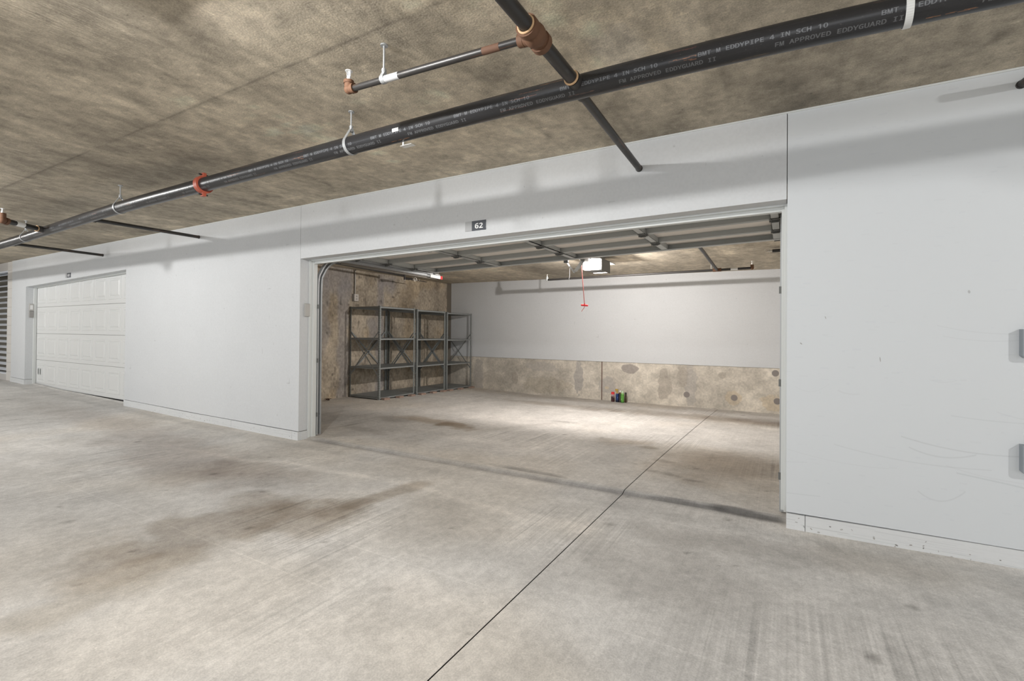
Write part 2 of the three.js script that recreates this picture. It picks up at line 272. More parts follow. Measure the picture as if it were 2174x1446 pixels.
// ------------------------------------------------------------------ floor
function floorTint(x, z) {
  let r = 0.795, g = 0.785, b = 0.772;
  const k = 0.93 + (fbm(x * 0.5, z * 0.35, 71, 4) - 0.5) * 0.34 + (fbm(x * 2.6, z * 1.5, 72, 4) - 0.5) * 0.22;
  r *= k; g *= k; b *= k;
  const warm = ss(0.42, 0.72, fbm(x * 0.7 + 9, z * 0.7, 73, 3)); r *= 1 + 0.035 * warm; b *= 1 - 0.05 * warm;
  const st = (cx, cz, rx, rz, a, s, c, amt, soft = 0.35, rough = 0.9) => { const t = blot(x, z, cx, cz, rx, rz, a, s, soft, rough) * amt; if (t) { r *= lerp(1, c[0], t); g *= lerp(1, c[1], t); b *= lerp(1, c[2], t); } };
  const BR = [0.60, 0.55, 0.49], GR = [0.62, 0.61, 0.60], DK = [0.36, 0.34, 0.33], LT = [1.16, 1.15, 1.14];
  if (z > -0.2) {
    st(1.72, 1.86, 0.34, 0.62, 0.25, 101, BR, 0.75, 0.4, 1.2); st(2.12, 1.5, 0.3, 0.28, 0.2, 102, BR, 0.7); st(2.2, 1.22, 0.16, 0.2, 0, 103, BR, 0.6); st(2.25, 0.84, 0.1, 0.36, 0.15, 104, BR, 0.75); st(1.55, 1.5, 0.28, 0.2, 0.3, 105, BR, 0.5);
    st(1.97, 2.4, 0.13, 0.34, 0.15, 106, [0.68, 0.62, 0.54], 0.75, 0.6); st(2.1, 2.75, 0.13, 0.4, 0.1, 107, [0.76, 0.71, 0.63], 0.6, 0.6);
    st(-0.4, 1.1, 1.4, 0.38, 0.1, 108, [0.72, 0.68, 0.66], 0.8, 0.5); st(0.8, 1.0, 0.7, 0.28, 0, 109, [0.7, 0.67, 0.65], 0.8, 0.5); st(-3.2, 0.7, 2.2, 0.3, 0, 110, [0.8, 0.77, 0.75], 0.8, 0.6);
    st(3.0, 1.06, 0.42, 0.3, 0.3, 111, GR, 0.55, 0.6); st(4.3, 1.0, 0.5, 0.4, 0, 112, [0.78, 0.77, 0.76], 0.7, 0.6); st(4.6, 0.5, 0.5, 0.14, 0, 113, [0.74, 0.73, 0.72], 0.7, 0.6); st(5.3, 0.35, 0.6, 0.14, 0, 118, [0.72, 0.71, 0.7], 0.7, 0.6);
    st(3.4, 1.8, 0.25, 0.1, 0.2, 114, LT, 0.8); st(3.5, 0.7, 0.4, 0.1, 0, 115, LT, 0.8, 0.6);
    // pale water line sweeping along the opening
    const wl = pwl([[-1.5, 1.0], [0.2, 0.84], [0.95, 0.65], [1.8, 0.62], [2.4, 0.57], [3.0, 0.66], [3.6, 0.8]], x) + (fbm(x * 3, 1, 81, 2) - 0.5) * 0.08;
    const lw = Math.exp(-Math.pow((z - wl) / 0.045, 2)) * ss(-1.2, 0.1, x) * (1 - ss(3.0, 3.7, x)); r *= 1 + 0.17 * lw; g *= 1 + 0.165 * lw; b *= 1 + 0.16 * lw;
    // dirt gathered along the sill of the opening and along the wall foot
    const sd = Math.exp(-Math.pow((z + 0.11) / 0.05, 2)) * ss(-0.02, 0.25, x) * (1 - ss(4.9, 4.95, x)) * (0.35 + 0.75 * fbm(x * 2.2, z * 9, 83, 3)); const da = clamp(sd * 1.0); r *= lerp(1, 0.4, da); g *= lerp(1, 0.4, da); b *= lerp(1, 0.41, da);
    const s2 = Math.exp(-Math.pow((z - 0.16) / 0.07, 2)) * (0.2 + 0.9 * fbm(x * 1.4, z * 6, 84, 3)) * 0.45; r *= 1 - 0.4 * s2; g *= 1 - 0.39 * s2; b *= 1 - 0.38 * s2;
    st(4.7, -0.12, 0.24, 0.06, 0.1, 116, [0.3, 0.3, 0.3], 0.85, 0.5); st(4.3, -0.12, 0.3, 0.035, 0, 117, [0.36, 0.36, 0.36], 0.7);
    // scored pale lines
    for (const z0 of [1.62, 2.02]) { const q = Math.exp(-Math.pow((z - z0) / 0.005, 2)) * ss(0.35, 0.6, fbm(x * 1.5, z0 * 9, 85, 2)); r *= 1 + 0.14 * q; g *= 1 + 0.14 * q; b *= 1 + 0.14 * q; }
  } else {
    st(0.95, -1.72, 0.34, 0.16, 0.3, 121, [0.5, 0.42, 0.33], 0.85, 0.5, 1.4); st(0.45, -1.8, 0.5, 0.18, 0.1, 122, [0.74, 0.65, 0.55], 0.8, 0.6, 1.2); st(-0.05, -1.56, 0.3, 0.13, 0.4, 123, [0.72, 0.7, 0.68], 0.7, 0.6); st(0.25, -0.8, 0.4, 0.09, 0.2, 124, [0.74, 0.72, 0.7], 0.7, 0.6);
    st(-0.17, -0.9, 0.025, 0.2, 0, 125, [0.6, 0.57, 0.54], 0.8); st(3.35, -1.95, 0.3, 0.2, -0.3, 126, [0.62, 0.56, 0.49], 0.75, 0.6, 1.2); st(3.63, -1.78, 0.1, 0.06, 0, 127, [0.6, 0.56, 0.5], 0.7);
    st(2.95, -0.2, 0.4, 0.07, 0.1, 128, [0.45, 0.45, 0.46], 0.75, 0.5); st(4.5, -1.4, 0.5, 0.6, 0.5, 129, [0.68, 0.62, 0.56], 0.8, 0.6, 0.8); st(3.4, -4.6, 1.4, 0.3, 0, 130, [0.66, 0.61, 0.56], 0.75, 0.6, 1.1); st(4.6, -4.7, 0.6, 0.35, 0, 131, [0.62, 0.57, 0.53], 0.75, 0.6);  // large patch inside the right jamb: brown stain with jamb shade painted in
    st(1.2, -4.6, 1.2, 0.22, 0.1, 132, [0.76, 0.71, 0.66], 0.7, 0.6, 1.2); st(1.6, -5.7, 3.6, 0.3, 0, 133, [0.78, 0.75, 0.72], 0.8, 0.5); st(4.0, -0.8, 0.2, 0.05, 0.2, 134, [0.62, 0.6, 0.59], 0.7); st(4.25, -0.7, 0.1, 0.04, 0, 135, [0.6, 0.58, 0.57], 0.7); st(3.9, -1.25, 0.1, 0.05, 0, 136, [0.6, 0.57, 0.54], 0.7);
    st(1.6, -2.6, 0.9, 0.3, 0, 137, LT, 0.7, 0.6); st(2.2, -1.1, 0.9, 0.35, 0, 138, LT, 0.7, 0.6); r *= 0.97; g *= 0.955; b *= 0.935;
  }
  // scattered oil spots
  const cx = Math.floor(x * 1.7), cz = Math.floor(z * 1.7);
  for (let i = -1; i <= 1; i++) for (let j = -1; j <= 1; j++) { const a = hash(cx + i, cz + j, 91); if (a > 0.45) { const px = (cx + i + hash(cx + i, cz + j, 92)) / 1.7, pz = (cz + j + hash(cx + i, cz + j, 93)) / 1.7, rad = 0.011 + 0.02 * Math.pow(hash(cx + i, cz + j, 94), 3); const d = Math.hypot(x - px, (z - pz) * 0.8); const t = (1 - ss(rad * 0.6, rad * 1.3, d)) * (0.3 + 0.5 * a); r *= 1 - 0.55 * t; g *= 1 - 0.56 * t; b *= 1 - 0.57 * t; } }
  return [clamp(r), clamp(g), clamp(b)];
}
function steps(a, b, s, extra = []) { const n = Math.max(1, Math.round((b - a) / s)); const o = []; for (let i = 0; i <= n; i++) o.push(a + (b - a) * i / n); for (const e of extra) if (e > a && e < b) o.push(e); return [...new Set(o)].sort((p, q) => p - q); }
function grid(xs, zs, yf, tint, tile, up = true) {
  const nx = xs.length, nz = zs.length, P = new Float32Array(nx * nz * 3), C = new Float32Array(nx * nz * 3), U = new Float32Array(nx * nz * 2), I = [];
  for (let j = 0; j < nz; j++) for (let i = 0; i < nx; i++) {
    const k = j * nx + i, x = xs[i], z = zs[j]; P.set([x, yf(x, z), z], k * 3); C.set(tint(x, z), k * 3); U.set([x / tile, z / tile], k * 2);
    if (i < nx - 1 && j < nz - 1) { const a = k, b = k + 1, c = k + nx, d = k + nx + 1; if (up) I.push(a, c, b, b, c, d); else I.push(a, b, c, b, d, c); }
  }
  const g = new THREE.BufferGeometry(); g.setAttribute('position', new THREE.BufferAttribute(P, 3)); g.setAttribute('color', new THREE.BufferAttribute(C, 3)); g.setAttribute('uv', new THREE.BufferAttribute(U, 2)); g.setIndex(I); g.computeVertexNormals(); return g;
}
{
  const f = struct('floor', 'broom-finished grey concrete floor with stains and a control joint');
  const CR = 3.829, zl = [1.61, 1.615, 1.62, 1.625, 1.63, 2.01, 2.015, 2.02, 2.025, 2.03];
  const zOut = [...steps(SILL1, 3.4, 0.024, [SILL0, ...zl]), ...steps(3.8, 11.2, 0.5)];
  const zIn = steps(-6.1, SILL1, 0.028);
  part('slab', grid([...steps(-13.2, -6.4, 0.2), ...steps(-6.38, CR - 0.003, 0.028)], zOut, groundY, floorTint, FT), M.floor, f);
  part('slab', grid([...steps(CR + 0.003, 7, 0.026), ...steps(7.3, 13.2, 0.4)], zOut, groundY, floorTint, FT), M.floor, f);
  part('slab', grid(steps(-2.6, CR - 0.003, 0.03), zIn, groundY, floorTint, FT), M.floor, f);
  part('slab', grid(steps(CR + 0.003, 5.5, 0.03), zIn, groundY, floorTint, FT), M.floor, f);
  part('subgrade', box(-13.2, 13.2, -0.45, -0.2, -6.2, 11.2), M.slabEdge, f);
  part('joint_filler', box(CR - 0.012, CR + 0.012, -0.2, -0.16, -6, 11), M.slabEdge, f);
}
// ------------------------------------------------------------------ ceilings
function ceilTint(x, z) {
  let r = 0.78, g = 0.71, b = 0.605;
  let k = 0.86 + (fbm(x * 0.9, z * 0.7, 141, 4) - 0.5) * 0.8 + (fbm(x * 2.6, z * 1.6, 142, 6) - 0.5) * 0.56 + (fbm(x * 9, z * 7, 143, 3) - 0.5) * 0.35;
  const bx = Math.floor((x + 0.25) / 1.22), bz = Math.floor((z - 1.95) / 2.44); k *= 0.84 + 0.3 * hash(bx, bz, 144);
  const jx = Math.abs(((x + 0.25) % 1.22 + 1.22) % 1.22 - 0.0), jz = Math.abs(z - 1.95);
  const q = Math.exp(-Math.pow(jz / 0.012, 2)) * 0.36 * ss(0.08, 0.34, fbm(x * 2, 3, 146, 2)) + Math.exp(-Math.pow(Math.min(jx, 1.22 - jx) / 0.02, 2)) * 0.2 * ss(0.42, 0.6, fbm(x * 1.1, z * 1.3, 145, 2)); k *= 1 - q;
  r *= k; g *= k; b *= k;
  const t = blot(x, z, 4.12, 1.28, 0.30, 0.46, 0.2, 147, 0.2, 1.0, 6); if (t) { r *= 1 + 0.28 * t; g *= 1 + 0.26 * t; b *= 1 + 0.22 * t; }
  const t2 = blot(x, z, 4.18, 1.22, 0.14, 0.18, 0, 148, 0.3, 0.9, 7); if (t2) { r *= 1 - 0.14 * t2; g *= 1 - 0.11 * t2; b *= 1 - 0.05 * t2; }
  const e = ss(0.5, 0.62, fbm(x * 5 + 3, z * 9, 149, 4)) * ss(0.5, 0.66, fbm(x * 1.2, z * 1.2 + 8, 150, 3)); r *= 1 + 0.16 * e; g *= 1 + 0.16 * e; b *= 1 + 0.15 * e;
  return [clamp(r), clamp(g), clamp(b)];
}
{
  const c = struct('ceiling', 'board-marked brown grey concrete soffit over the drive aisle');
  part('soffit', grid([...steps(-13.2, -8.1, 0.3), ...steps(-8, 7, 0.03), ...steps(7.3, 13.2, 0.4)], [...steps(-0.05, 3.0, 0.028, [1.95, 1.94, 1.96]), ...steps(3.4, 11.2, 0.4)], () => H, ceilTint, 2.44, false), M.ceil, c);
  part('slab', box(-13.2, 13.2, H + 0.004, H + 0.25, -0.3, 11.2), M.slabEdge, c);
  const d = struct('ceiling_garage', 'low concrete soffit inside the open garage bay');
  part('soffit', grid(steps(-2.6, 5.5, 0.035), steps(-6.1, -0.2, 0.035), x => garageCeilY(x), (x, z) => ceilTint(x + 20, z * 0.6 + x * 0.2).map(v => v * 1.0), 2.44, false), M.ceil, d);
  part('slab', box(-2.7, 5.6, 2.49, H + 0.25, -6.3, -0.3), M.slabEdge, d);
}
// ------------------------------------------------------------------ front wall with the two garage openings
const XL = 0, XR = 4.95, X2L = -8.883, X2R = -4.385, XE = -9.72, TW = 0.2;
const head2Y = x => 2.131 + 0.0225 * (x - X2L);
const BB = 0.098, G = 0.0022;
{
  const w = struct('wall_front', 'white painted wall with two garage openings and control joints');
  const pan = (pts, m) => part('panel', scaleUV(extr(pts, -TW, 0), 0.25, 0.25), m, w);
  const by = x => aisleY(x) + BB + 0.007;
  pan([[XE, by(XE)], [X2L, by(X2L)], [X2L, H], [XE, H]], M.paint);
  pan([[X2L + G, head2Y(X2L)], [X2R - G, head2Y(X2R)], [X2R - G, H], [X2L + G, H]], M.paint);
  pan([[X2R, by(X2R)], [-2.2, by(-2.2)], [XL, by(XL)], [XL, H], [X2R, H]], M.paint);
  pan([[XL + G * 2, headY(XL)], [XR - G * 2, headY(XR)], [XR - G * 2, H], [XL + G * 2, H]], M.paint);
  part('panel', scaleUV(extr([[XR, by(XR)], [7, by(7)], [13.2, by(10)], [13.2, H], [XR, H]], -TW, 0), 1 / 3.2, 1 / 2.7), M.scuff, w);
  // core behind the joints
  part('core', [box(XE, X2L - 0.012, -0.2, H, -TW + 0.02, -0.03), box(X2R + 0.012, XL - 0.012, -0.2, H, -TW + 0.02, -0.03), box(XR + 0.012, 13.2, -0.2, H, -TW + 0.02, -0.03), box(X2R - 0.03, X2R + 0.03, 2.4, H, -TW + 0.02, -0.03), box(XL - 0.02, XL + 0.03, 2.3, H, -TW + 0.02, -0.03), box(XR - 0.03, XR + 0.02, 2.3, H, -TW + 0.02, -0.03)], M.concrete, w);
  part('ceiling_bead', [box(XE, XR + 8, H - 0.012, H - 0.001, -0.02, 0.006)], M.trim, w);
}
// baseboards, sloping with the floor
{
  const bb = (name, x0, x1, label, joints = []) => {
    const o = struct(name, label); const cuts = [x0, ...joints, x1];
    for (let i = 0; i < cuts.length - 1; i++) {
      const a = cuts[i] + (i ? 0.0015 : 0), b = cuts[i + 1] - (i < cuts.length - 2 ? 0.0015 : 0), n = Math.max(1, Math.ceil((b - a) / 0.5)), pts = [];
      for (let k = 0; k <= n; k++) { const x = a + (b - a) * k / n; pts.push([x, aisleY(x) - 0.005]); }
      for (let k = n; k >= 0; k--) { const x = a + (b - a) * k / n; pts.push([x, aisleY(x) + BB]); }
      part('board', scaleUV(extr(pts, -0.03, 0.008), 0.4, 8), M.base, o);
    }
    return o;
  };
  bb('baseboard_right', XR, 13.2, 'chipped white baseboard under the wall right of the opening', [XR + 0.105, 8.2]);
  const p = bb('baseboard_middle', X2R, XL, 'white baseboard along the pier between the two garages', [-1.35, -0.105]);
  part('board', [box(-0.06, 0.008, aisleY(0) - 0.005, aisleY(0) + BB, -0.15, -0.03)], M.base, p);
  const l = bb('baseboard_left', XE, X2L, 'white baseboard on the narrow pier by the louvre', []);
  part('board', [box(X2L - 0.06, X2L + 0.008, aisleY(X2L) - 0.005, aisleY(X2L) + BB, -0.13, -0.03)], M.base, l);
}
// door stops / casing round each opening
{
  const t = struct('trim_1', 'white door stop moulding lining the open garage opening');
  const prof2 = (x0, x1) => [rbox(x0, x1, aisleY(x0) + 0.01, headY(x0) - 0.0, -0.21, -0.15, 0.004), rbox(x0 - 0.004, x1 - 0.02, aisleY(x0) + 0.01, headY(x0), -0.15, -0.135, 0.003)];
  part('jamb', [rbox(XL - 0.01, XL + 0.034, aisleY(0) + 0.012, headY(0), -0.215, -0.16, 0.004), rbox(XL - 0.01, XL + 0.016, aisleY(0) + 0.012, headY(0), -0.165, -0.12, 0.004)], M.trim, t);
  part('jamb', [rbox(XR - 0.034, XR + 0.01, aisleY(5) + 0.06, headY(5), -0.215, -0.16, 0.004), rbox(XR - 0.016, XR + 0.01, aisleY(5) + 0.06, headY(5), -0.165, -0.12, 0.004)], M.trim, t);
  const hd = extr([[XL, headY(0) - 0.042], [XR, headY(XR) - 0.04], [XR, headY(XR) + 0.02], [XL, headY(0) + 0.02]], -0.215, -0.165);
  const hd2 = extr([[XL, headY(0) - 0.012], [XR, headY(XR) - 0.012], [XR, headY(XR) + 0.02], [XL, headY(0) + 0.02]], -0.165, -0.135);
  part('head', [hd, hd2], M.trim, t);
  const u = struct('trim_2', 'white door stop moulding round the closed garage opening');
  part('jamb', rbox(X2L - 0.01, X2L + 0.02, aisleY(X2L) + 0.01, head2Y(X2L), -0.17, -0.12, 0.004), M.trim, u);
  part('jamb', rbox(X2R - 0.02, X2R + 0.01, aisleY(X2R) + 0.01, head2Y(X2R), -0.17, -0.12, 0.004), M.trim, u);
  part('head', extr([[X2L, head2Y(X2L) - 0.02], [X2R, head2Y(X2R) - 0.02], [X2R, head2Y(X2R) + 0.02], [X2L, head2Y(X2L) + 0.02]], -0.17, -0.12), M.trim, u);
}
// ------------------------------------------------------------------ garage bay shell
{
  const l = struct('wall_left', 'stained brown cast concrete side wall of the garage bay');
  part('concrete', box(-2.67, -2.47, -0.25, 2.6, -6, -0.2), M.sideWall, l);
  const b = struct('wall_back', 'back wall of the garage bay, white above a concrete band');
  part('paint_board', scaleUV(box(-2.33, 5.3, 0.672, 2.6, -6.2, -5.985), 1.9, 0.6), M.backPaint, b);
  part('concrete_band', box(-2.33, 1.577, -0.25, 0.67, -6.2, -6), M.backBand, b);
  part('concrete_band', box(1.599, 5.3, -0.25, 0.67, -6.2, -6), M.backBand, b);
  { // the two bands share one pour: their faces take consecutive parts of the map
    const [a, c] = b.children.filter(o => o.name === 'concrete_band'); const sp = (1.588 + 2.33) / 7.63;
    const fix = (m, u0, u1) => { const at = m.geometry.attributes.uv; for (let i = 0; i < at.count; i++) at.setX(i, lerp(u0, u1, at.getX(i))); }; fix(a, 0, sp); fix(c, sp, 1);
  }
  part('joint_strip', box(1.57, 1.606, -0.2, 0.668, -6.15, -6.012), M.joint, b);
  part('corner_column', box(-2.47, -2.33, -0.25, 2.6, -6.2, -5.99), M.column, b, 'dark bare concrete corner strip');
  const r = struct('wall_right', 'white side wall of the garage bay behind the right pier');
  part('board', box(5.3, 5.5, -0.25, 2.6, -6.2, -0.2), M.aisleWall, r);
}
// rest of the drive aisle behind and beside the viewpoint
{
  const a = struct('wall_aisle', 'unseen far side of the drive aisle, opening added for the fill light'); part('parapet', box(-13.2, 13.2, -0.2, 0.84, 11, 11.2), M.aisleWall, a); part('beam', box(-13.2, 13.2, 2.4, H, 11, 11.2), M.aisleWall, a);  // opening above the parapet is assumed, made for the soft fill
  const b = struct('wall_aisle_left', 'left end wall of the drive aisle'); part('board', box(-13.4, -13.2, -0.2, H, -0.2, 11.2), M.aisleWall, b);
  const c = struct('wall_aisle_right', 'right end wall of the drive aisle'); part('board', box(13.2, 13.4, -0.2, H, -0.2, 11.2), M.aisleWall, c);
}
// block wall with louvre opening left of the narrow pier
{
  const w = struct('wall_block', 'whitewashed concrete block wall holding the louvre');
  const x1 = XE - 0.004, zf = -0.02, LX = -10.09, LY0 = 0.235, LY1 = 2.55;
  part('mortar', [box(-13.2, LX - 3, -0.1, H, -0.2, zf - 0.006), box(LX, x1, -0.1, H, -0.2, zf - 0.006), box(LX - 3, LX, LY1, H, -0.2, zf - 0.006), box(LX - 3, LX, -0.1, LY0, -0.2, zf - 0.006)], M.mortar, w);
  const bg = new THREE.BoxGeometry(0.362, 0.193, 0.16);
  for (let j = 0; j < 13; j++) { const y = 0.105 + 0.1 + j * 0.2027; const m = part('block', bg, M.block, w); m.position.set(x1 - 0.184, y, zf - 0.08); }
  part('air_shaft', [box(-13.2, XE, -0.1, H, -1.9, -1.7), box(-13.4, -13.2, -0.1, H, -1.9, -0.2), box(XE - 0.2, XE, -0.1, H, -1.9, -0.2), box(-13.2, XE, -0.3, -0.1, -1.9, -0.2), box(-13.2, XE, H, H + 0.2, -1.9, -0.2)], M.concrete, w, 'bare concrete air shaft behind the louvre');
  const v = thing('louvre_vent', 'tall louvre vent with white horizontal slats before a dark opening', 'vent', [LX - 0.5, LY0, -0.1]);
  part('frame', [box(-1, -0.97, 0, 2.31, -0.06, 0.06), box(0.485, 0.5, 0, 2.31, -0.06, 0.06), box(-1, 0.5, 0, 0.03, -0.06, 0.06), box(-1, 0.5, 2.285, 2.315, -0.06, 0.06)], M.louver, v);
  const sg = new THREE.BoxGeometry(1.46, 0.008, 0.085).rotateX(0.55).translate(-0.24, 0, 0);
  for (let k = 0; k < 18; k++) part('slat', sg, M.louver, v).position.y = 0.1 + k * 0.126;
}
// ------------------------------------------------------------------ closed sectional door (left garage)
{
  const d = struct('door_2', 'closed white sectional garage door with raised panels');
  const z1 = -0.175, z0 = -0.215, y0 = aisleY(-6.5) + 0.012, x0 = X2L + 0.005, x1 = X2R - 0.005, sh = (2.26 - y0) / 4, n = 8, pw = (x1 - x0) / n;
  const ring = (w, h, t) => { const s = new THREE.Shape([[-w / 2, -h / 2], [w / 2, -h / 2], [w / 2, h / 2], [-w / 2, h / 2]].map(p => new THREE.Vector2(...p))); return s; };
  const so = ring(pw * 0.8, sh * 0.70); const hw = pw * 0.8 / 2 - 0.026, hh = sh * 0.70 / 2 - 0.026; so.holes.push(new THREE.Path([[-hw, -hh], [-hw, hh], [hw, hh], [hw, -hh]].map(p => new THREE.Vector2(...p))));
  const frameG = new THREE.ExtrudeGeometry(so, { depth: 0.002, bevelEnabled: true, bevelThickness: 0.007, bevelSize: 0.007, bevelSegments: 2 });
  const cen = new THREE.ExtrudeGeometry(ring(pw * 0.8 - 0.15, sh * 0.70 - 0.15), { depth: 0.001, bevelEnabled: true, bevelThickness: 0.009, bevelSize: 0.02, bevelSegments: 2 });
  const pg = fit([frameG, cen]);
  for (let r = 0; r < 4; r++) {
    const s = part('section', rbox(x0, x1, y0 + r * sh + 0.0015, y0 + (r + 1) * sh - 0.0015, z0, z1, 0.006), M.doorPaint, d);
    for (let k = 0; k < n; k++) { const m = part('panel', pg, M.doorPaint, s); m.position.set(x0 + pw * (k + 0.5), y0 + sh * (r + 0.5), z1 - 0.001); }
  }
  part('bottom_seal', box(x0, x1, aisleY(-6.5) - 0.02, y0 + 0.002, z0 + 0.005, z1 - 0.008), M.rubber, d);
  for (const k of [0, 1]) { const X = X2L + 0.175 + k * 0.115; const h = part('vent_plate', rbox(X - 0.035, X + 0.035, 0.29, 0.43, z1 + 0.006, z1 + 0.012, 0.003), M.galv, d); part('slot', [box(X - 0.02, X + 0.02, 0.31, 0.41, z1 + 0.011, z1 + 0.0135)], M.galvDark, h); }
  part('backing', box(x0 - 0.1, x1 + 0.1, 0.1, H, -0.5, -0.45), M.concrete, d);
  part('infill', box(-9.0, -4.3, -0.1, 0.12, -0.5, -0.3), M.concrete, d);
}
// ------------------------------------------------------------------ open sectional door, raised under the garage ceiling
{
  const d = struct('door_1', 'raised sectional garage door seen from below, grey ribs and pale skin'); d.position.set(0.05, 2.205, -0.25); d.rotation.z = 0.0212;
  const L = 4.85, S = 0.531, ns = 4, stX = [0.05, 1.24, 2.425, 3.61, L - 0.05];
  const skinG = box(0, L, 0.052, 0.066, -S + 0.004, -0.004), railA = fit([box(0, L, 0.0, 0.056, -0.034, -0.004), box(0, L, 0.0, 0.008, -0.05, -0.034)]), railB = fit([box(0, L, 0.0, 0.056, -S + 0.004, -S + 0.02)]);
  const rib = fit([box(0, L, 0.04, 0.053, -S * 0.5 - 0.006, -S * 0.5 + 0.006)]);
  const stile = fit([box(-0.036, 0.036, -0.006, 0.002, -S + 0.03, -0.052), box(-0.036, -0.03, -0.006, 0.05, -S + 0.03, -0.052), box(0.03, 0.036, -0.006, 0.05, -S + 0.03, -0.052)]);
  const hinge = fit([rbox(-0.045, 0.045, -0.014, -0.008, -0.06, 0.06, 0.002), rod([-0.045, -0.018, 0], [0.045, -0.018, 0], 0.011, 10), rbox(-0.03, 0.03, -0.034, -0.008, -0.012, 0.012, 0.004), rod([-0.028, -0.02, 0.04], [-0.028, -0.008, 0.04], 0.008, 8), rod([0.028, -0.02, 0.04], [0.028, -0.008, 0.04], 0.008, 8), rod([-0.028, -0.02, -0.04], [-0.028, -0.008, -0.04], 0.008, 8), rod([0.028, -0.02, -0.04], [0.028, -0.008, -0.04], 0.008, 8)]);
  for (let s = 0; s < ns; s++) {
    const sec = part('section', skinG, M.doorInside, d, 'pale inner skin of a door section'); sec.position.z = -s * S;
    part('rail', railA, M.galv, sec); part('rail', railB, M.galv, sec);
    for (const x of stX) part('stile', stile, M.galv, sec).position.x = x;
  }
  for (let s = 0; s <= ns - 1; s++) for (const x of stX) { const h = part('hinge', hinge, M.galvDark, d); h.position.set(x, 0, -s * S - (s ? 0 : 0.05)); }
  part('top_strut', [box(0, L, -0.012, 0.052, -ns * S - 0.002, -ns * S + 0.006), box(0, L, -0.012, -0.004, -ns * S + 0.004, -ns * S + 0.07)], M.galv, d);
  for (const [x, sx] of [[0.02, -1], [L - 0.02, 1]]) for (let s = 0; s <= ns; s++) part('roller', [rod([x - sx * 0.06, -0.012, -s * S - 0.03], [x + sx * 0.03, -0.012, -s * S - 0.03], 0.006, 8), rod([x + sx * 0.012, -0.012, -s * S - 0.03], [x + sx * 0.034, -0.012, -s * S - 0.03], 0.023, 14)], M.galvDark, d);
  const stk = canvasTex(512, 64, (g, w, h) => { g.fillStyle = '#d9d4cc'; g.fillRect(0, 0, w, h); g.fillStyle = '#b8564c'; for (let i = 0; i < 26; i++) g.fillRect(60 + i * 16, 14 + (i % 3) * 4, 11, 9); for (let i = 0; i < 24; i++) g.fillRect(60 + i * 16, 36 + (i % 2) * 4, 10, 7); });
  part('warning_label', box(4.0, 4.62, 0.049, 0.0515, -S * 1.5 - 0.03, -S * 1.5 + 0.05), std({ map: stk, roughness: 0.5 }), d, 'white warning label with red print');
}
// tracks of the open door
function track(x, sx, label) {
  const t = thing('door_track', label, 'door track', [x, aisleY(x), -0.25]); const y0 = aisleY(x), top = (x < 1 ? 2.17 : 2.265) - y0;
  const c = [[0, 0.03, 0], [0, 1.0, 0], [0, top - 0.36, 0], [0, top - 0.22, -0.03], [0, top - 0.1, -0.11], [0, top - 0.02, -0.25], [0, top, -0.42], [0, top, -1.2], [0, top - 0.012, -2.3]];
  const cur = new THREE.CatmullRomCurve3(c.map(V), false, 'catmullrom', 0.4); const N = 90;
  const ribbon = (off, w, t0) => { // flange swept along the track: rectangle w (x) by t0 (normal) offset along the normal
    const P = [], I = []; for (let i = 0; i <= N; i++) { const p = cur.getPointAt(i / N), tg = cur.getTangentAt(i / N), n = new THREE.Vector3(0, -tg.z, tg.y).normalize(); for (const [a, b] of [[-w / 2, off], [w / 2, off], [w / 2, off + t0], [-w / 2, off + t0]]) P.push(p.x + a, p.y + n.y * b, p.z + n.z * b); if (i < N) for (let k = 0; k < 4; k++) { const a = i * 4 + k, b = i * 4 + (k + 1) % 4; I.push(a, b, a + 4, b, b + 4, a + 4); } }
    const g = new THREE.BufferGeometry(); g.setAttribute('position', new THREE.Float32BufferAttribute(P, 3)); g.setAttribute('uv', new THREE.Float32BufferAttribute(new Array(P.length / 3 * 2).fill(0), 2)); g.setIndex(I); const q = g.toNonIndexed(); q.computeVertexNormals(); return q;
  };
  const web = ribbon(-0.028, 0.004, 0.056).translate(-sx * 0.022, 0, 0);
  part('channel', [web, ribbon(-0.03, 0.046, 0.004), ribbon(0.026, 0.046, 0.004), ribbon(-0.022, 0.004, 0.01).translate(sx * 0.021, 0, 0), ribbon(0.016, 0.004, 0.01).translate(sx * 0.021, 0, 0)], M.zinc, t);
  part('angle', [box(-sx * 0.03 - 0.003, -sx * 0.03 + 0.003, top - 0.06, top + 0.05, -2.32, -0.35)], M.trackAngle, t);
  for (const y of [0.25, 0.9, 1.55]) { part('bracket', box(-0.03, 0.03, y, y + 0.05, 0.026, 0.034), M.galvDark, t); part('bolt', rod([0, y + 0.025, -0.036], [0, y + 0.025, -0.026], 0.009, 10), M.galvDark, t); }
  part('hanger_strap', [bar([-sx * 0.03, top, -2.25], [-sx * 0.03, garageCeilY(x) - y0, -2.25], 0.03, 0.003, [1, 0, 0]), bar([-sx * 0.03, top, -2.2], [-sx * 0.03, garageCeilY(x) - y0, -2.0], 0.03, 0.003, [1, 0, 0])], M.galvDark, t);
  return t;
}
{
  const t = track(0.02, 1, 'curved galvanised door track beside the pier with grey jamb plate');
  part('end_label', [bar([0.03, 2.17, -2.05], [0.03, 2.165, -2.34], 0.004, 0.05, [0, 1, 0])], M.white, t, 'white label with red edge');
  part('end_label_edge', [bar([0.034, 2.165, -2.3], [0.034, 2.164, -2.345], 0.006, 0.052, [0, 1, 0])], M.red, t);
  track(4.93, -1, 'galvanised door track behind the chipped right pier');
}
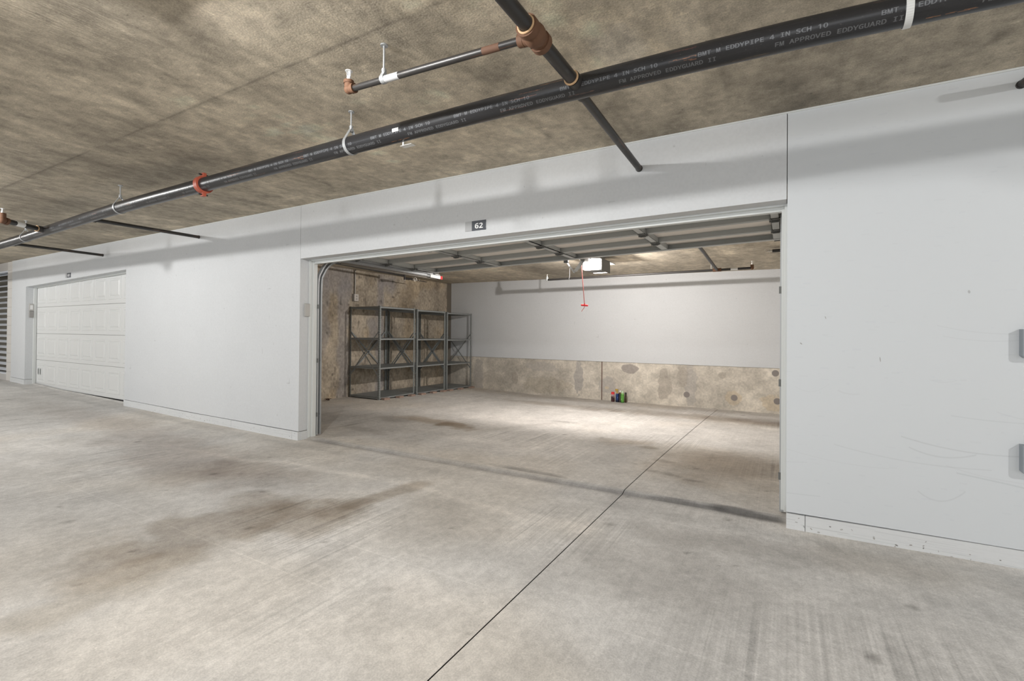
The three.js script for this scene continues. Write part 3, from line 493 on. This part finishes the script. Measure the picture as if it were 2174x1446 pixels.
// ------------------------------------------------------------------ door opener with lit lens
{
  const o = thing('door_opener', 'ceiling garage door opener with glowing light lens and dark end plate', 'door opener', [2.47, 2.17, -3.0]);
  part('housing', rbox(-0.12, 0.15, 0.01, 0.16, -0.36, -0.07, 0.02), M.galvDark, o);
  part('end_plate', [box(0.155, 0.16, -0.012, 0.17, -0.36, 0.015), box(0.16, 0.163, 0.07, 0.078, -0.2, -0.05)], M.galvDark, o);
  const lens = part('light_lens', rbox(-0.13, 0.125, 0.012, 0.155, -0.065, 0.03, 0.025, 3), M.bulbGlow, o, 'added rear lens, glowing, brightens the back wall'); lens.castShadow = false;
  part('rail', [box(-0.02, 0.02, 0.15, 0.18, -0.3, 2.74), box(-0.004, 0.004, 0.18, 0.21, -0.3, 2.74)], M.galv, o);
  for (const x of [-0.1, 0.12]) part('hanger_strap', bar([x, 0.15, -0.2], [x, garageCeilY(2.47) - 2.17, -0.2], 0.03, 0.003, [1, 0, 0]), M.galvDark, o);
  const tr = part('trolley', rbox(-0.035, 0.035, 0.1, 0.16, 0.2, 0.36, 0.006), M.galvDark, o);
  part('door_arm', [bar([-0.02, 0.11, 0.3], [-0.14, -0.06, 0.34], 0.03, 0.005, [0, 0, 1]), bar([0.01, 0.11, 0.3], [-0.1, -0.05, 0.34], 0.018, 0.005, [0, 0, 1]), bar([-0.13, -0.05, 0.35], [-0.14, 0.06, 0.6], 0.03, 0.005, [1, 0, 0]), bar([-0.06, 0.1, 0.28], [-0.1, 0.02, 0.3], 0.012, 0.005, [0, 0, 1])], M.zinc, o);
  part('door_bracket', [box(-0.16, -0.1, 0.04, 0.1, 0.6, 0.64)], M.galvDark, o);
  part('cover', rbox(-0.16, 0.16, 0.157, 0.168, -0.62, 0.1, 0.004), M.galvDark, o);  // added lid, keeps the bulbs from making a bright spot on the soffit
  for (const [z, I] of [[-0.015, LAMP_OPENER], [-0.415, LAMP_REAR_ADDED]]) { const l = new THREE.PointLight(bulbColor, I); l.position.set(0, 0.122, z); l.castShadow = true; l.shadow.radius = 0.8; o.add(l); }  // rear bulb is added to light the back wall
  part('light_lens', rbox(-0.13, 0.125, 0.012, 0.155, -0.46, -0.365, 0.025, 3), M.bulbGlow, o, 'added rear lens, glowing, brightens the back wall').castShadow = false;  // unseen second lens, added around the rear bulb
  part('release_lever', [bar([-0.03, 0.12, 0.24], [-0.094, 0.1, 0.172], 0.02, 0.01, [0, 1, 0])], M.galvDark, o);
  const rp = thing('release_cord', 'red emergency release cord with red T handle hanging from the opener', 'cord', [2.378, 1.665, -2.97]);
  part('cord', [rod([0, 0, 0], [0.0, 0.6, 0.14], 0.006, 8)], M.rope, rp);
  part('handle', [new THREE.CapsuleGeometry(0.014, 0.085, 4, 10).rotateZ(Math.PI / 2 - 0.08), rod([0, 0, 0], [0, 0.025, 0.004], 0.009, 8)], M.red, rp);
  part('tail', [tube([[0, -0.01, 0], [-0.005, -0.035, 0], [-0.025, -0.06, 0.005], [-0.045, -0.09, 0]], 0.004, 16, 6)], M.rope, rp);
}
// ------------------------------------------------------------------ steel shelving along the side wall
function shelfUnit(z0, z1, label) {
  const xf = -1.65, xr = -2.44, W = z0 - z1, Hs = 1.76, c = [(xf + xr) / 2, 0, (z0 + z1) / 2];
  const yb = Math.max(groundY(xf, z0), groundY(xf, z1), groundY(xr, z0), groundY(xr, z1));
  c[1] = yb; const t = thing('shelving_unit', label, 'shelving', c, 'grey steel shelving units along the side wall');
  const hx = (xf - xr) / 2, hz = W / 2;
  const angle = (sx, sz) => fit([scaleUV(box(sx * hx - (sx > 0 ? 0.036 : 0), sx * hx + (sx > 0 ? 0 : 0.036), -0.03, Hs, sz * hz - (sz > 0 ? 0.003 : 0), sz * hz + (sz > 0 ? 0 : 0.003)), 0.036, Hs), scaleUV(box(sx * hx - (sx > 0 ? 0.003 : 0), sx * hx + (sx > 0 ? 0 : 0.003), -0.03, Hs, sz * hz - (sz > 0 ? 0.036 : 0), sz * hz + (sz > 0 ? 0 : 0.036)), 0.036, Hs)]);
  for (const sx of [1, -1]) for (const sz of [1, -1]) { const a = part('post', angle(sx, sz), M.postMetal, t); }
  for (const y of [0.045, 0.6, 1.15, Hs - 0.01]) part('shelf', [box(-hx + 0.004, hx - 0.004, y - 0.004, y, -hz + 0.004, hz - 0.004), box(hx - 0.007, hx - 0.004, y - 0.032, y, -hz + 0.004, hz - 0.004), box(-hx + 0.004, -hx + 0.007, y - 0.032, y, -hz + 0.004, hz - 0.004), box(-hx + 0.004, hx - 0.004, y - 0.032, y, hz - 0.007, hz - 0.004), box(-hx + 0.004, hx - 0.004, y - 0.032, y, -hz + 0.004, -hz + 0.007)], M.shelfMetal, t);
  const ya = 0.42, yt = 1.3;
  for (const [a, b] of [[[-hx - 0.003, ya, -hz], [-hx - 0.003, yt, hz]], [[-hx - 0.003, yt, -hz], [-hx - 0.003, ya, hz]]]) part('back_brace', bar(a, b, 0.028, 0.003, [1, 0, 0]), M.shelfMetal, t);
  for (const s of [1, -1]) for (const [a, b] of [[[-hx, ya, s * (hz + 0.003)], [hx, yt, s * (hz + 0.003)]], [[-hx, yt, s * (hz + 0.003)], [hx, ya, s * (hz + 0.003)]]]) part('side_brace', bar(a, b, 0.022, 0.003, [0, 0, 1]), M.shelfMetal, t);
  return t;
}
shelfUnit(-2.90, -3.88, 'grey steel shelving unit nearest the outlet box on the concrete wall');
shelfUnit(-3.94, -4.88, 'grey steel shelving unit between two other units of the row');
shelfUnit(-4.94, -5.90, 'grey steel shelving unit at the white back wall');
{
  const r = rng(31); const zs = [-3.02, -3.4, -3.74, -4.06, -4.42, -4.76, -5.0, -5.4, -5.84];
  for (const z of zs) { const x = -1.597 + r() * 0.004, y = groundY(x, z); const o = thing('brick_piece', 'thin reddish brick under the front edge of the ' + (z > -3.9 ? 'shelving unit nearest the outlet box' : z > -4.9 ? 'middle shelving unit' : 'shelving unit at the back wall'), 'brick', [x, y, z], 'brick pieces under the shelving'); o.rotation.y = (r() - 0.5) * 0.3;
    part('brick', new RoundedBoxGeometry(0.1, 0.034, 0.13, 2, 0.006).translate(0, 0.017, 0), M.brick, o); }
}
// ------------------------------------------------------------------ cans and bottles by the back wall
function can(name, label, x, z, h, r, bands, extra) {
  const y = groundY(x, z); const o = thing(name, label, name.includes('bottle') ? 'bottle' : 'spray can', [x, y, z], 'cans and bottles by the back wall');
  const tex = canvasTex(64, 128, (g, w, hh) => { for (const [a, b, c] of bands) { g.fillStyle = c; g.fillRect(0, hh * (1 - b), w, hh * (b - a) + 1); } const q = rng(h * 1e4 | 0); for (let i = 0; i < 24; i++) { g.fillStyle = q() < 0.5 ? 'rgba(255,255,255,0.4)' : 'rgba(0,0,0,0.35)'; g.fillRect(q() * w, hh * (0.3 + q() * 0.5), 4 + q() * 10, 2 + q() * 3); } });
  part('body', new THREE.LatheGeometry([[0, 0], [r * 0.96, 0], [r, 0.006], [r, h * 0.78], [r * 0.72, h * 0.86], [r * 0.7, h * 0.87]].map(p => new THREE.Vector2(...p)), 24), std({ map: tex, roughness: 0.35 }), o);
  extra(o, y); return o;
}
const capG = (r, y0, y1) => new THREE.LatheGeometry([[r, y0], [r, y1 - 0.006], [r * 0.9, y1], [0, y1]].map(p => new THREE.Vector2(...p)), 20);
can('spray_can', 'small spray can with a bright red cap', 1.885, -5.82, 0.2, 0.034, [[0, 1, '#8d3a3c'], [0.15, 0.35, '#c9c2c4'], [0.4, 0.55, '#3a1a1c'], [0.55, 0.8, '#a08c92']], o => part('cap', capG(0.034, 0.145, 0.2), M.red, o));
can('spray_bottle', 'dark blue bottle with a yellow and black trigger head', 1.972, -5.83, 0.2, 0.03, [[0, 1, '#17336f'], [0.1, 0.35, '#b9c2d4'], [0.35, 0.45, '#10182f'], [0.75, 1, '#1b3d8a']], o => { part('trigger_head', [rod([0, 0.17, 0], [0, 0.235, 0], 0.012, 10), rbox(-0.04, 0.02, 0.232, 0.262, -0.012, 0.012, 0.005), bar([-0.03, 0.235, 0], [-0.022, 0.195, 0], 0.012, 0.006, [0, 0, 1])], std({ color: lin(0.45, 0.3, 0.05) }), o); });
can('bottle', 'black bottle with a brown label and white cap', 2.025, -5.86, 0.23, 0.034, [[0, 1, '#0c0b0b'], [0.3, 0.6, '#3a3230'], [0.66, 0.84, '#8a5a24']], o => part('cap', capG(0.017, 0.2, 0.232), M.white, o));
can('spray_can', 'green and white spray can with a pale cap', 2.088, -5.8, 0.225, 0.035, [[0, 1, '#e7e9e8'], [0.28, 0.8, '#5c9a3e'], [0.36, 0.42, '#2f6a24'], [0.62, 0.68, '#bfe0a0']], o => part('cap', capG(0.026, 0.19, 0.235), std({ color: lin(0.55, 0.68, 0.48) }), o));
can('spray_can', 'slim dark brown can standing behind the green one', 2.13, -5.88, 0.2, 0.02, [[0, 1, '#3a2a18']], o => part('cap', capG(0.02, 0.165, 0.2), M.blackIron, o));
// ------------------------------------------------------------------ fire sprinkler main and branches
const MY = 2.498;
const mainPts = [[-11, 1.16], [-5.25, 1.245], [-3.15, 1.315], [-0.95, 1.392], [0.6, 1.4], [2.4, 1.4], [3.4, 1.392], [4.4, 1.366], [4.93, 1.342], [5.4, 1.302], [6.4, 1.26], [11, 1.2]].map(([x, z]) => [x, MY, z]);
const mainCurve = new THREE.CatmullRomCurve3(mainPts.map(V), false, 'catmullrom', 0.5);
const mainY = () => MY;
const mainZ = x => { let a = 0, b = 1; for (let i = 0; i < 30; i++) { const m = (a + b) / 2; if (mainCurve.getPoint(m).x < x) a = m; else b = m; } return mainCurve.getPoint(a).z; };
const RM = 0.057;
{
  const o = thing('sprinkler_main', 'thick black sprinkler main pipe with printed lettering under the ceiling', 'pipe', [0, 0, 0]);
  const g = new THREE.TubeGeometry(mainCurve, 160, RM, 28, false); scaleUV(g, 22 / 2.6, 1); { const a = g.attributes.uv; for (let i = 0; i < a.count; i++) a.setY(i, a.getY(i) + 0.0); }
  part('pipe', g, M.pipe, o);
  const cx = 0.618, cy = mainY(cx); const k = part('coupling', [new THREE.CylinderGeometry(0.074, 0.074, 0.05, 28).rotateZ(Math.PI / 2).translate(cx, cy, 1.4), rbox(cx - 0.022, cx + 0.022, cy + 0.055, cy + 0.1, 1.385, 1.415, 0.004), rbox(cx - 0.022, cx + 0.022, cy - 0.1, cy - 0.055, 1.385, 1.415, 0.004)], M.coupling, o, 'orange red grooved coupling');
  for (const q of [-0.085, 0.085]) part('bolt', rod([cx, cy + q, 1.365], [cx, cy + q, 1.44], 0.007, 8), M.blackIron, k);
  part('tag', [box(2.86, 2.95, mainY(2.9) - RM - 0.03, mainY(2.9) - RM - 0.028, 1.36, 1.4).rotateX(0), box(2.865, 2.875, mainY(2.9) - RM - 0.03, mainY(2.9) - RM + 0.004, 1.38, 1.385)], M.sticker, o, 'small white hanging tag');
  part('paint_patch', new THREE.CylinderGeometry(RM + 0.0012, RM + 0.0012, 0.05, 10, 1, true, 0.3, 0.35).rotateZ(Math.PI / 2).rotateX(0.6).translate(2.87, mainY(2.87), mainZ(2.87)), M.sticker, o);
  for (const [x, s, r] of [[4.042, 1, 0.038], [-3.13, 1, 0.038], [4.022, -1, 0.032], [-1.88, -1, 0.03], [-4.9, -1, 0.03]]) part('outlet', [rod([x, mainY(x), mainZ(x) + s * 0.04], [x, mainY(x), mainZ(x) + s * 0.095], r, 18)], M.blackIron, o);
}
function hanger(x, y, z, r, label, m = M.zinc) {
  const t = thing('pipe_hanger', label, 'pipe hanger', [x, y, z], 'pipe hangers'); t.position.y = y;
  const R = r + 0.004, pts = []; for (let i = 0; i <= 32; i++) { const a = -Math.PI / 2 - 2.25 + 4.5 * i / 32; pts.push([Math.cos(a) * R, Math.sin(a) * R]); }
  const top = R * 1.95, P = [[0, top], ...pts, [0, top]]; const gs = []; for (let i = 0; i < P.length - 1; i++) gs.push(bar([0, P[i][1], P[i][0]], [0, P[i + 1][1], P[i + 1][0]], 0.004, 0.024, [1, 0, 0]));
  part('ring', gs.map(g => g), m, t);
  part('rod', rod([0, top - 0.005, 0], [0, H - y, 0], 0.0055, 10), m, t);
  part('nut', [new THREE.CylinderGeometry(0.013, 0.013, 0.014, 6).translate(0, top + 0.004, 0), new THREE.CylinderGeometry(0.012, 0.012, 0.03, 6).translate(0, top - 0.014, 0)], m, t); part('ceiling_flange', new THREE.CylinderGeometry(0.02, 0.02, 0.006, 12).translate(0, H - y - 0.004, 0), m, t);
  return t;
}
hanger(-4.05, MY, mainZ(-4.05), RM, 'grey ring hanger on the main pipe by the far white-labelled branch');
hanger(-0.953, MY, mainZ(-0.953), RM, 'grey ring hanger on the main pipe between red coupling and far branch');
hanger(2.421, MY, mainZ(2.421), RM, 'pale ring hanger on the main pipe beside the small white tag');
hanger(5.347, MY, mainZ(5.347), RM, 'broad white ring hanger on the main pipe next to the printed lettering', std({ color: lin(0.72, 0.73, 0.72), roughness: 0.5 }));
hanger(3.158, 2.549, 1.84, 0.0168, 'small ring hanger holding the thin side pipe with silver label');
function sprinkler(parent, p, up = 1, top = 0.06, m = M.brass) { const [x, y, z] = p; const h = part('sprinkler_head', [rod([x, y, z], [x, y + up * 0.022, z], 0.011, 12), bar([x - 0.011, y + up * 0.02, z], [x - 0.011, y + up * 0.05, z], 0.006, 0.004, [1, 0, 0]), bar([x + 0.011, y + up * 0.02, z], [x + 0.011, y + up * 0.05, z], 0.006, 0.004, [1, 0, 0]), rod([x, y + up * 0.05, z], [x, y + up * 0.053, z], 0.02, 16), rod([x, y + up * 0.02, z], [x, y + up * 0.05, z], 0.004, 8)], m, parent); return h; }
{
  const o = thing('branch_pipe', 'black sprinkler branch with rusty brown tee and paper label', 'pipe', [0, 0, 0]);
  part('pipe', [scaleUV(rod([4.042, 2.494, 1.47], [4.055, 2.49, 6.4], 0.0302, 20), 0.1, 3)], M.pipe2, o);
  part('collar', [new THREE.TorusGeometry(0.032, 0.006, 8, 24).translate(4.042, 2.494, 1.485)], M.gasket, o);
  const t = part('tee', [rod([4.04, 2.493, 1.80], [4.04, 2.493, 1.94], 0.041, 22), rod([4.04, 2.493, 1.795], [4.04, 2.493, 1.825], 0.047, 22), rod([4.04, 2.493, 1.915], [4.04, 2.493, 1.945], 0.047, 22), new THREE.SphereGeometry(0.049, 22, 14).scale(1, 1, 1.15).translate(4.04, 2.493, 1.87), rod([4.04, 2.494, 1.855], [3.965, 2.503, 1.848], 0.035, 18, 0.026), rod([3.985, 2.5, 1.85], [3.958, 2.504, 1.848], 0.029, 18)], M.rust, o, 'rusty brown cast tee');
  part('collar', [new THREE.TorusGeometry(0.034, 0.005, 8, 24).translate(4.041, 2.493, 1.948)], M.gasket, t);
  const lb = canvasTex(64, 64, (g, w, h) => { g.fillStyle = '#d8d8d4'; g.fillRect(0, 0, w, h); g.fillStyle = '#777'; const r = rng(3); for (let i = 0; i < 7; i++) for (let j = 0; j < 6; j++) if (r() > 0.3) g.fillRect(4 + j * 10, 4 + i * 9, 4 + r() * 6, 4); }, false);
  part('label', [new THREE.CylinderGeometry(0.0308, 0.0308, 0.07, 14, 1, true, 0, 1.6).rotateX(Math.PI / 2).rotateZ(2.4).translate(4.0425, 2.4938, 1.636)], std({ map: lb, roughness: 0.6, side: THREE.DoubleSide }), o, 'white paper label');
  const s = part('side_pipe', [scaleUV(rod([3.975, 2.503, 1.848], [2.915, 2.558, 1.84], 0.0168, 16), 0.1, 1)], M.pipe2, o);
  part('silver_label', [rod([3.265, 2.5402, 1.8427], [3.165, 2.5454, 1.8419], 0.0178, 16)], std({ color: lin(0.62, 0.63, 0.64), roughness: 0.4, metalness: 0.4 }), s);
  part('rust_band', [rod([3.86, 2.509, 1.8472], [3.77, 2.5136, 1.8465], 0.0172, 16)], std({ color: lin(0.12, 0.06, 0.035), roughness: 0.8 }), s);
  const e = part('elbow', [new THREE.SphereGeometry(0.025, 16, 12).translate(2.9, 2.56, 1.84), rod([2.945, 2.557, 1.84], [2.925, 2.558, 1.84], 0.026, 16), rod([2.93, 2.558, 1.84], [2.9, 2.56, 1.84], 0.022, 14), rod([2.9, 2.56, 1.84], [2.9, 2.6, 1.84], 0.023, 16), rod([2.9, 2.59, 1.84], [2.9, 2.606, 1.84], 0.027, 16)], M.rust, o, 'rusty elbow');
  sprinkler(e, [2.9, 2.606, 1.84], 1, 0.06, M.white);
}
const wallPipe = (label, a, b, r) => { const o = thing('wall_pipe', label, 'pipe', b, 'thin pipes running from the main into the wall'); const m = part('pipe', scaleUV(rod([a[0] - b[0], a[1] - b[1], a[2] - b[2]], [0, 0, -0.002], r, 16), 0.1, 1), M.pipe2, o); part('end_ring', [rod([0, 0, 0.012], [0, 0, -0.001], r * 1.12, 16)], M.blackIron, o); return o; };
wallPipe('black pipe entering the header above the large opening', [4.022, MY, 1.30], [3.972, 2.511, 0], 0.0235);
wallPipe('black pipe entering the plain white pier between the garages', [-1.88, MY, 1.28], [-2.2, 2.558, 0], 0.021);
wallPipe('black pipe entering the wall above the closed white door', [-4.9, MY, 1.17], [-5.238, 2.526, 0], 0.021);
wallPipe('grey pipe end above the two grey wall boxes', [6.1, 2.63, 0.4], [6.05, 2.628, 0], 0.02);
{
  const o = thing('branch_pipe', 'black sprinkler branch with rusty end and white label over the far door', 'pipe', [0, 0, 0]);
  part('pipe', [scaleUV(rod([-3.13, 2.498, 1.41], [-2.88, 2.5, 1.77], 0.03, 18), 0.1, 0.5)], M.pipe2, o);
  part('label', [rod([-3.02, 2.499, 1.5685], [-2.96, 2.4995, 1.655], 0.0312, 18)], M.sticker, o, 'white label');
  const e = part('tee', [new THREE.SphereGeometry(0.043, 16, 12).translate(-2.87, 2.502, 1.785), rod([-2.9, 2.495, 1.735], [-2.885, 2.499, 1.76], 0.042, 16), rod([-2.87, 2.5, 1.785], [-2.87, 2.58, 1.785], 0.035, 14)], M.rust, o);
  part('collar', [new THREE.TorusGeometry(0.032, 0.006, 8, 20).rotateY(0.5).translate(-3.12, 2.498, 1.425)], M.gasket, o);
  sprinkler(e, [-2.87, 2.58, 1.785], 1, 0.06, M.white);
}
// garage interior pipes
{
  const o = thing('garage_sprinkler_pipe', 'thin black sprinkler line along the white back wall inside the bay', 'pipe', [0, 0, 0]); const z = -4.5;
  part('pipe', [rod([1.044, 2.2525, z], [4.468, 2.271, z], 0.0185, 14)], M.blackIron, o);
  part('feed_pipe', [rod([3.986, 2.265, z], [3.96, 2.37, -3.3], 0.022, 14), rod([3.96, 2.37, -3.3], [3.95, 2.415, -2.5], 0.022, 14)], M.pipe2, o);
  part('tee', [rod([3.926, 2.268, z], [4.046, 2.269, z], 0.027, 14), rod([3.986, 2.267, z], [3.985, 2.273, z + 0.06], 0.026, 14)], M.rust, o);
  for (const [x, y] of [[1.029, 2.2525], [4.478, 2.271]]) { const e = part('elbow', [new THREE.SphereGeometry(0.026, 12, 10).translate(x, y, z), rod([x, y, z], [x, y + 0.05, z], 0.024, 12)], x > 3 ? M.rust : M.galv, o); sprinkler(e, [x, y + 0.05, z], 1, 0.05); }
  part('hanger_rod', [rod([1.485, 2.235, z], [1.485, garageCeilY(1.485), z], 0.005, 8), new THREE.TorusGeometry(0.022, 0.004, 6, 16).rotateY(Math.PI / 2).translate(1.485, 2.256, z)], M.zinc, o);
  part('hanger_rod', [rod([3.9, 2.268, z], [3.9, garageCeilY(3.9), z], 0.005, 8)], M.zinc, o);
  part('label', [rod([4.18, 2.2694, z], [4.28, 2.27, z], 0.0195, 14)], M.sticker, o, 'white label');
  const q = thing('conduit_stub', 'dark pipe stub with brass head beside the right pier inside the bay', 'pipe', [4.72, 2.37, -3.6]);
  part('pipe', [rod([0.05, 0, 0], [0.58, 0, 0], 0.021, 12)], M.blackIron, q); part('sprinkler_head', [rod([0.05, 0, 0], [-0.01, 0, 0], 0.009, 10), rod([-0.03, -0.014, 0], [-0.03, 0.014, 0], 0.003, 6), new THREE.TorusGeometry(0.03, 0.0016, 6, 20, 4.2).translate(-0.02, 0, 0), new THREE.TorusGeometry(0.022, 0.0016, 6, 20, 4).rotateY(0.8).translate(0.03, -0.01, 0)], M.brass, q);
}
{
  const o = thing('side_wall_pipe', 'black sprinkler line running along the concrete side wall above the shelving', 'pipe', [0, 0, 0]);
  const X = -1.72; part('pipe', [rod([X, 2.432, -1.2], [X, 2.376, -3.63], 0.0175, 12)], M.blackIron, o);
  part('drop', [rod([X, 2.43, -3.64], [X, 2.30, -3.64], 0.021, 12), rod([X, 2.33, -3.64], [X, 2.33, -3.78], 0.024, 12)], M.blackIron, o); part('cap', rod([X, 2.302, -3.64], [X, 2.29, -3.64], 0.013, 10), M.brass, o);
  part('extension', [rod([X, 2.335, -3.7], [X, 2.335, -3.86], 0.02, 12), rod([X, 2.33, -4.0], [X, 2.32, -4.3], 0.008, 8)], M.blackIron, o);
  part('sprinkler_head', [new THREE.TorusGeometry(0.035, 0.005, 8, 20).translate(X, 2.34, -3.88), new THREE.TorusGeometry(0.035, 0.005, 8, 20).rotateY(1.2).translate(X, 2.34, -3.95), rod([X, 2.335, -3.85], [X, 2.333, -4.02], 0.012, 10), new THREE.TorusGeometry(0.04, 0.0025, 6, 20).translate(X, 2.34, -4.04)], M.brass, o);
  const c = thing('outlet_box', 'surface outlet box on concrete side wall with conduit from above', 'outlet', [-2.47, 1.92, -3.02]);
  part('conduit', [rod([0.025, 0.06, 0], [0.025, 0.5, 0], 0.012, 12), tube([[0.025, 0.49, 0], [0.03, 0.53, 0.005], [0.06, 0.545, 0.02]], 0.012, 10, 10)], M.conduit, c);
  part('box', rbox(0, 0.06, -0.07, 0.07, -0.055, 0.055, 0.005), M.plateGrey, c);
  const f = part('cover', rbox(0.06, 0.072, -0.068, 0.068, -0.053, 0.053, 0.004), std({ color: lin(0.62, 0.58, 0.54), roughness: 0.5 }), c);
  for (const q of [0.012, -0.042]) part('socket', box(0.0705, 0.074, q, q + 0.03, -0.018, 0.018), M.conduit, f);
  const lf = thing('dry_leaf', 'small clump of dry dark leaf lying by the concrete side wall', 'leaf', [-2.3, groundY(-2.3, -2.28), -2.28]);
  const r = rng(9), ls = []; for (let i = 0; i < 9; i++) { const g = new THREE.SphereGeometry(0.03, 8, 5).scale(1, 0.12 + 0.1 * r(), 0.55).rotateZ((r() - 0.5) * 1.1).rotateY(r() * 6.3).translate((r() - 0.5) * 0.06, 0.012 + r() * 0.03, (r() - 0.5) * 0.09); ls.push(g); } part('leaves', ls, M.leaf, lf);
}
// ------------------------------------------------------------------ signs and wall fittings
function sign(x0, x1, y0, y1, slope, txt, label) {
  const o = thing('number_sign', label, 'sign', [(x0 + x1) / 2, (y0 + y1) / 2, 0], 'unit number signs'); o.rotation.z = slope; const w = x1 - x0, h = y1 - y0;
  part('grey_plate', rbox(-w / 2, -w / 2 + w * 0.33, -h / 2, h / 2, 0, 0.006, 0.002), M.signGrey, o);
  const map = canvasTex(256, 192, (g, W, Hh) => { g.fillStyle = '#4c5057'; g.fillRect(0, 0, W, Hh); g.fillStyle = '#f2f2f2'; g.font = 'bold 142px sans-serif'; g.textAlign = 'center'; g.textBaseline = 'middle'; g.fillText(txt, W / 2, Hh / 2 + 6); });
  part('number_plate', [box(-w / 2 + w * 0.335, w / 2, -h / 2, h / 2, 0, 0.006)], std({ map, roughness: 0.5 }), o, 'dark plate with white numerals');
}
sign(2.362, 2.59, 2.186, 2.275, 0.0, '62', 'grey and charcoal unit number sign reading 62');
sign(-6.83, -6.585, 2.215, 2.30, 0.0, '61', 'small unit number sign above the closed white door');
{
  const a = thing('jamb_plate', 'small grey blank plate on the jamb of the open garage', 'switch plate', [0, 1.503, -0.093]); part('plate', [rbox(0, 0.018, -0.078, 0.078, -0.037, 0.037, 0.008)], M.plateGrey, a); part('lip', [rbox(0.016, 0.021, -0.072, 0.072, -0.031, 0.031, 0.002)], M.plateGrey, a);
  const b = thing('keypad', 'grey two-part keypad on the jamb of the closed garage', 'keypad', [X2L, 1.63, -0.085]); part('upper_case', [rbox(0, 0.025, 0.0, 0.15, -0.035, 0.035, 0.006)], M.plateGrey, b); part('window', [box(0.024, 0.027, 0.03, 0.12, -0.022, 0.022)], M.white, b); part('lower_case', [rbox(0, 0.03, -0.14, -0.005, -0.033, 0.033, 0.006)], std({ color: lin(0.3, 0.29, 0.28), roughness: 0.5 }), b);
  for (const [y, l, wh] of [[1.143, 'upper grey wall box with maroon panel and black slot', 0], [0.523, 'lower grey wall box with red outlined panel and black slot', 1]]) {
    const o = thing('wall_box', l, 'wall box', [6.043, y, 0]);
    part('case', [extr([[0, 0.012], [0.012, 0], [0.148, 0], [0.16, 0.012], [0.16, 0.155], [0, 0.155]], 0, 0.05)], M.boxGrey, o);
    part('red_panel', [box(0.010, 0.150, 0.095, 0.138, 0.05, 0.052)], M.maroon, o); if (wh) part('panel_insert', [box(0.021, 0.139, 0.102, 0.131, 0.052, 0.0535)], std({ color: lin(0.55, 0.45, 0.47) }), o);
    part('slot', [box(0.01, 0.15, 0.082, 0.087, 0.0495, 0.0515)], M.rubber, o);
  }
}
// ------------------------------------------------------------------ ceiling light fittings of the aisle (row just out of view and one behind)
for (let k = -2; k <= 1; k++) {
  const x = 2.83 + 5.6 * k; const o = thing('canopy_light', 'square ceiling light in the row along the garage fronts', 'ceiling light', [x, H, 2.9], 'aisle ceiling lights');
  part('housing', [rbox(-0.2, 0.2, -0.02, 0, -0.2, 0.2, 0.006), box(-0.2, -0.185, -0.062, -0.01, -0.2, 0.2), box(0.185, 0.2, -0.062, -0.01, -0.2, 0.2), box(-0.2, 0.2, -0.062, -0.01, -0.2, -0.185), box(-0.2, 0.2, -0.062, -0.01, 0.185, 0.2)], M.white, o);  // side skirts added to keep lamp light off the nearby soffit
  const l = part('lens', rbox(-0.17, 0.17, -0.095, -0.025, -0.17, 0.17, 0.02), M.lensGlow, o, 'glowing lens'); l.castShadow = false;
  const p = new THREE.PointLight(lampColor, LAMP_NEAR); p.position.set(0, -0.07, 0); p.castShadow = true; p.shadow.radius = 2.5; o.add(p);
}
renderer.render(scene, camera);
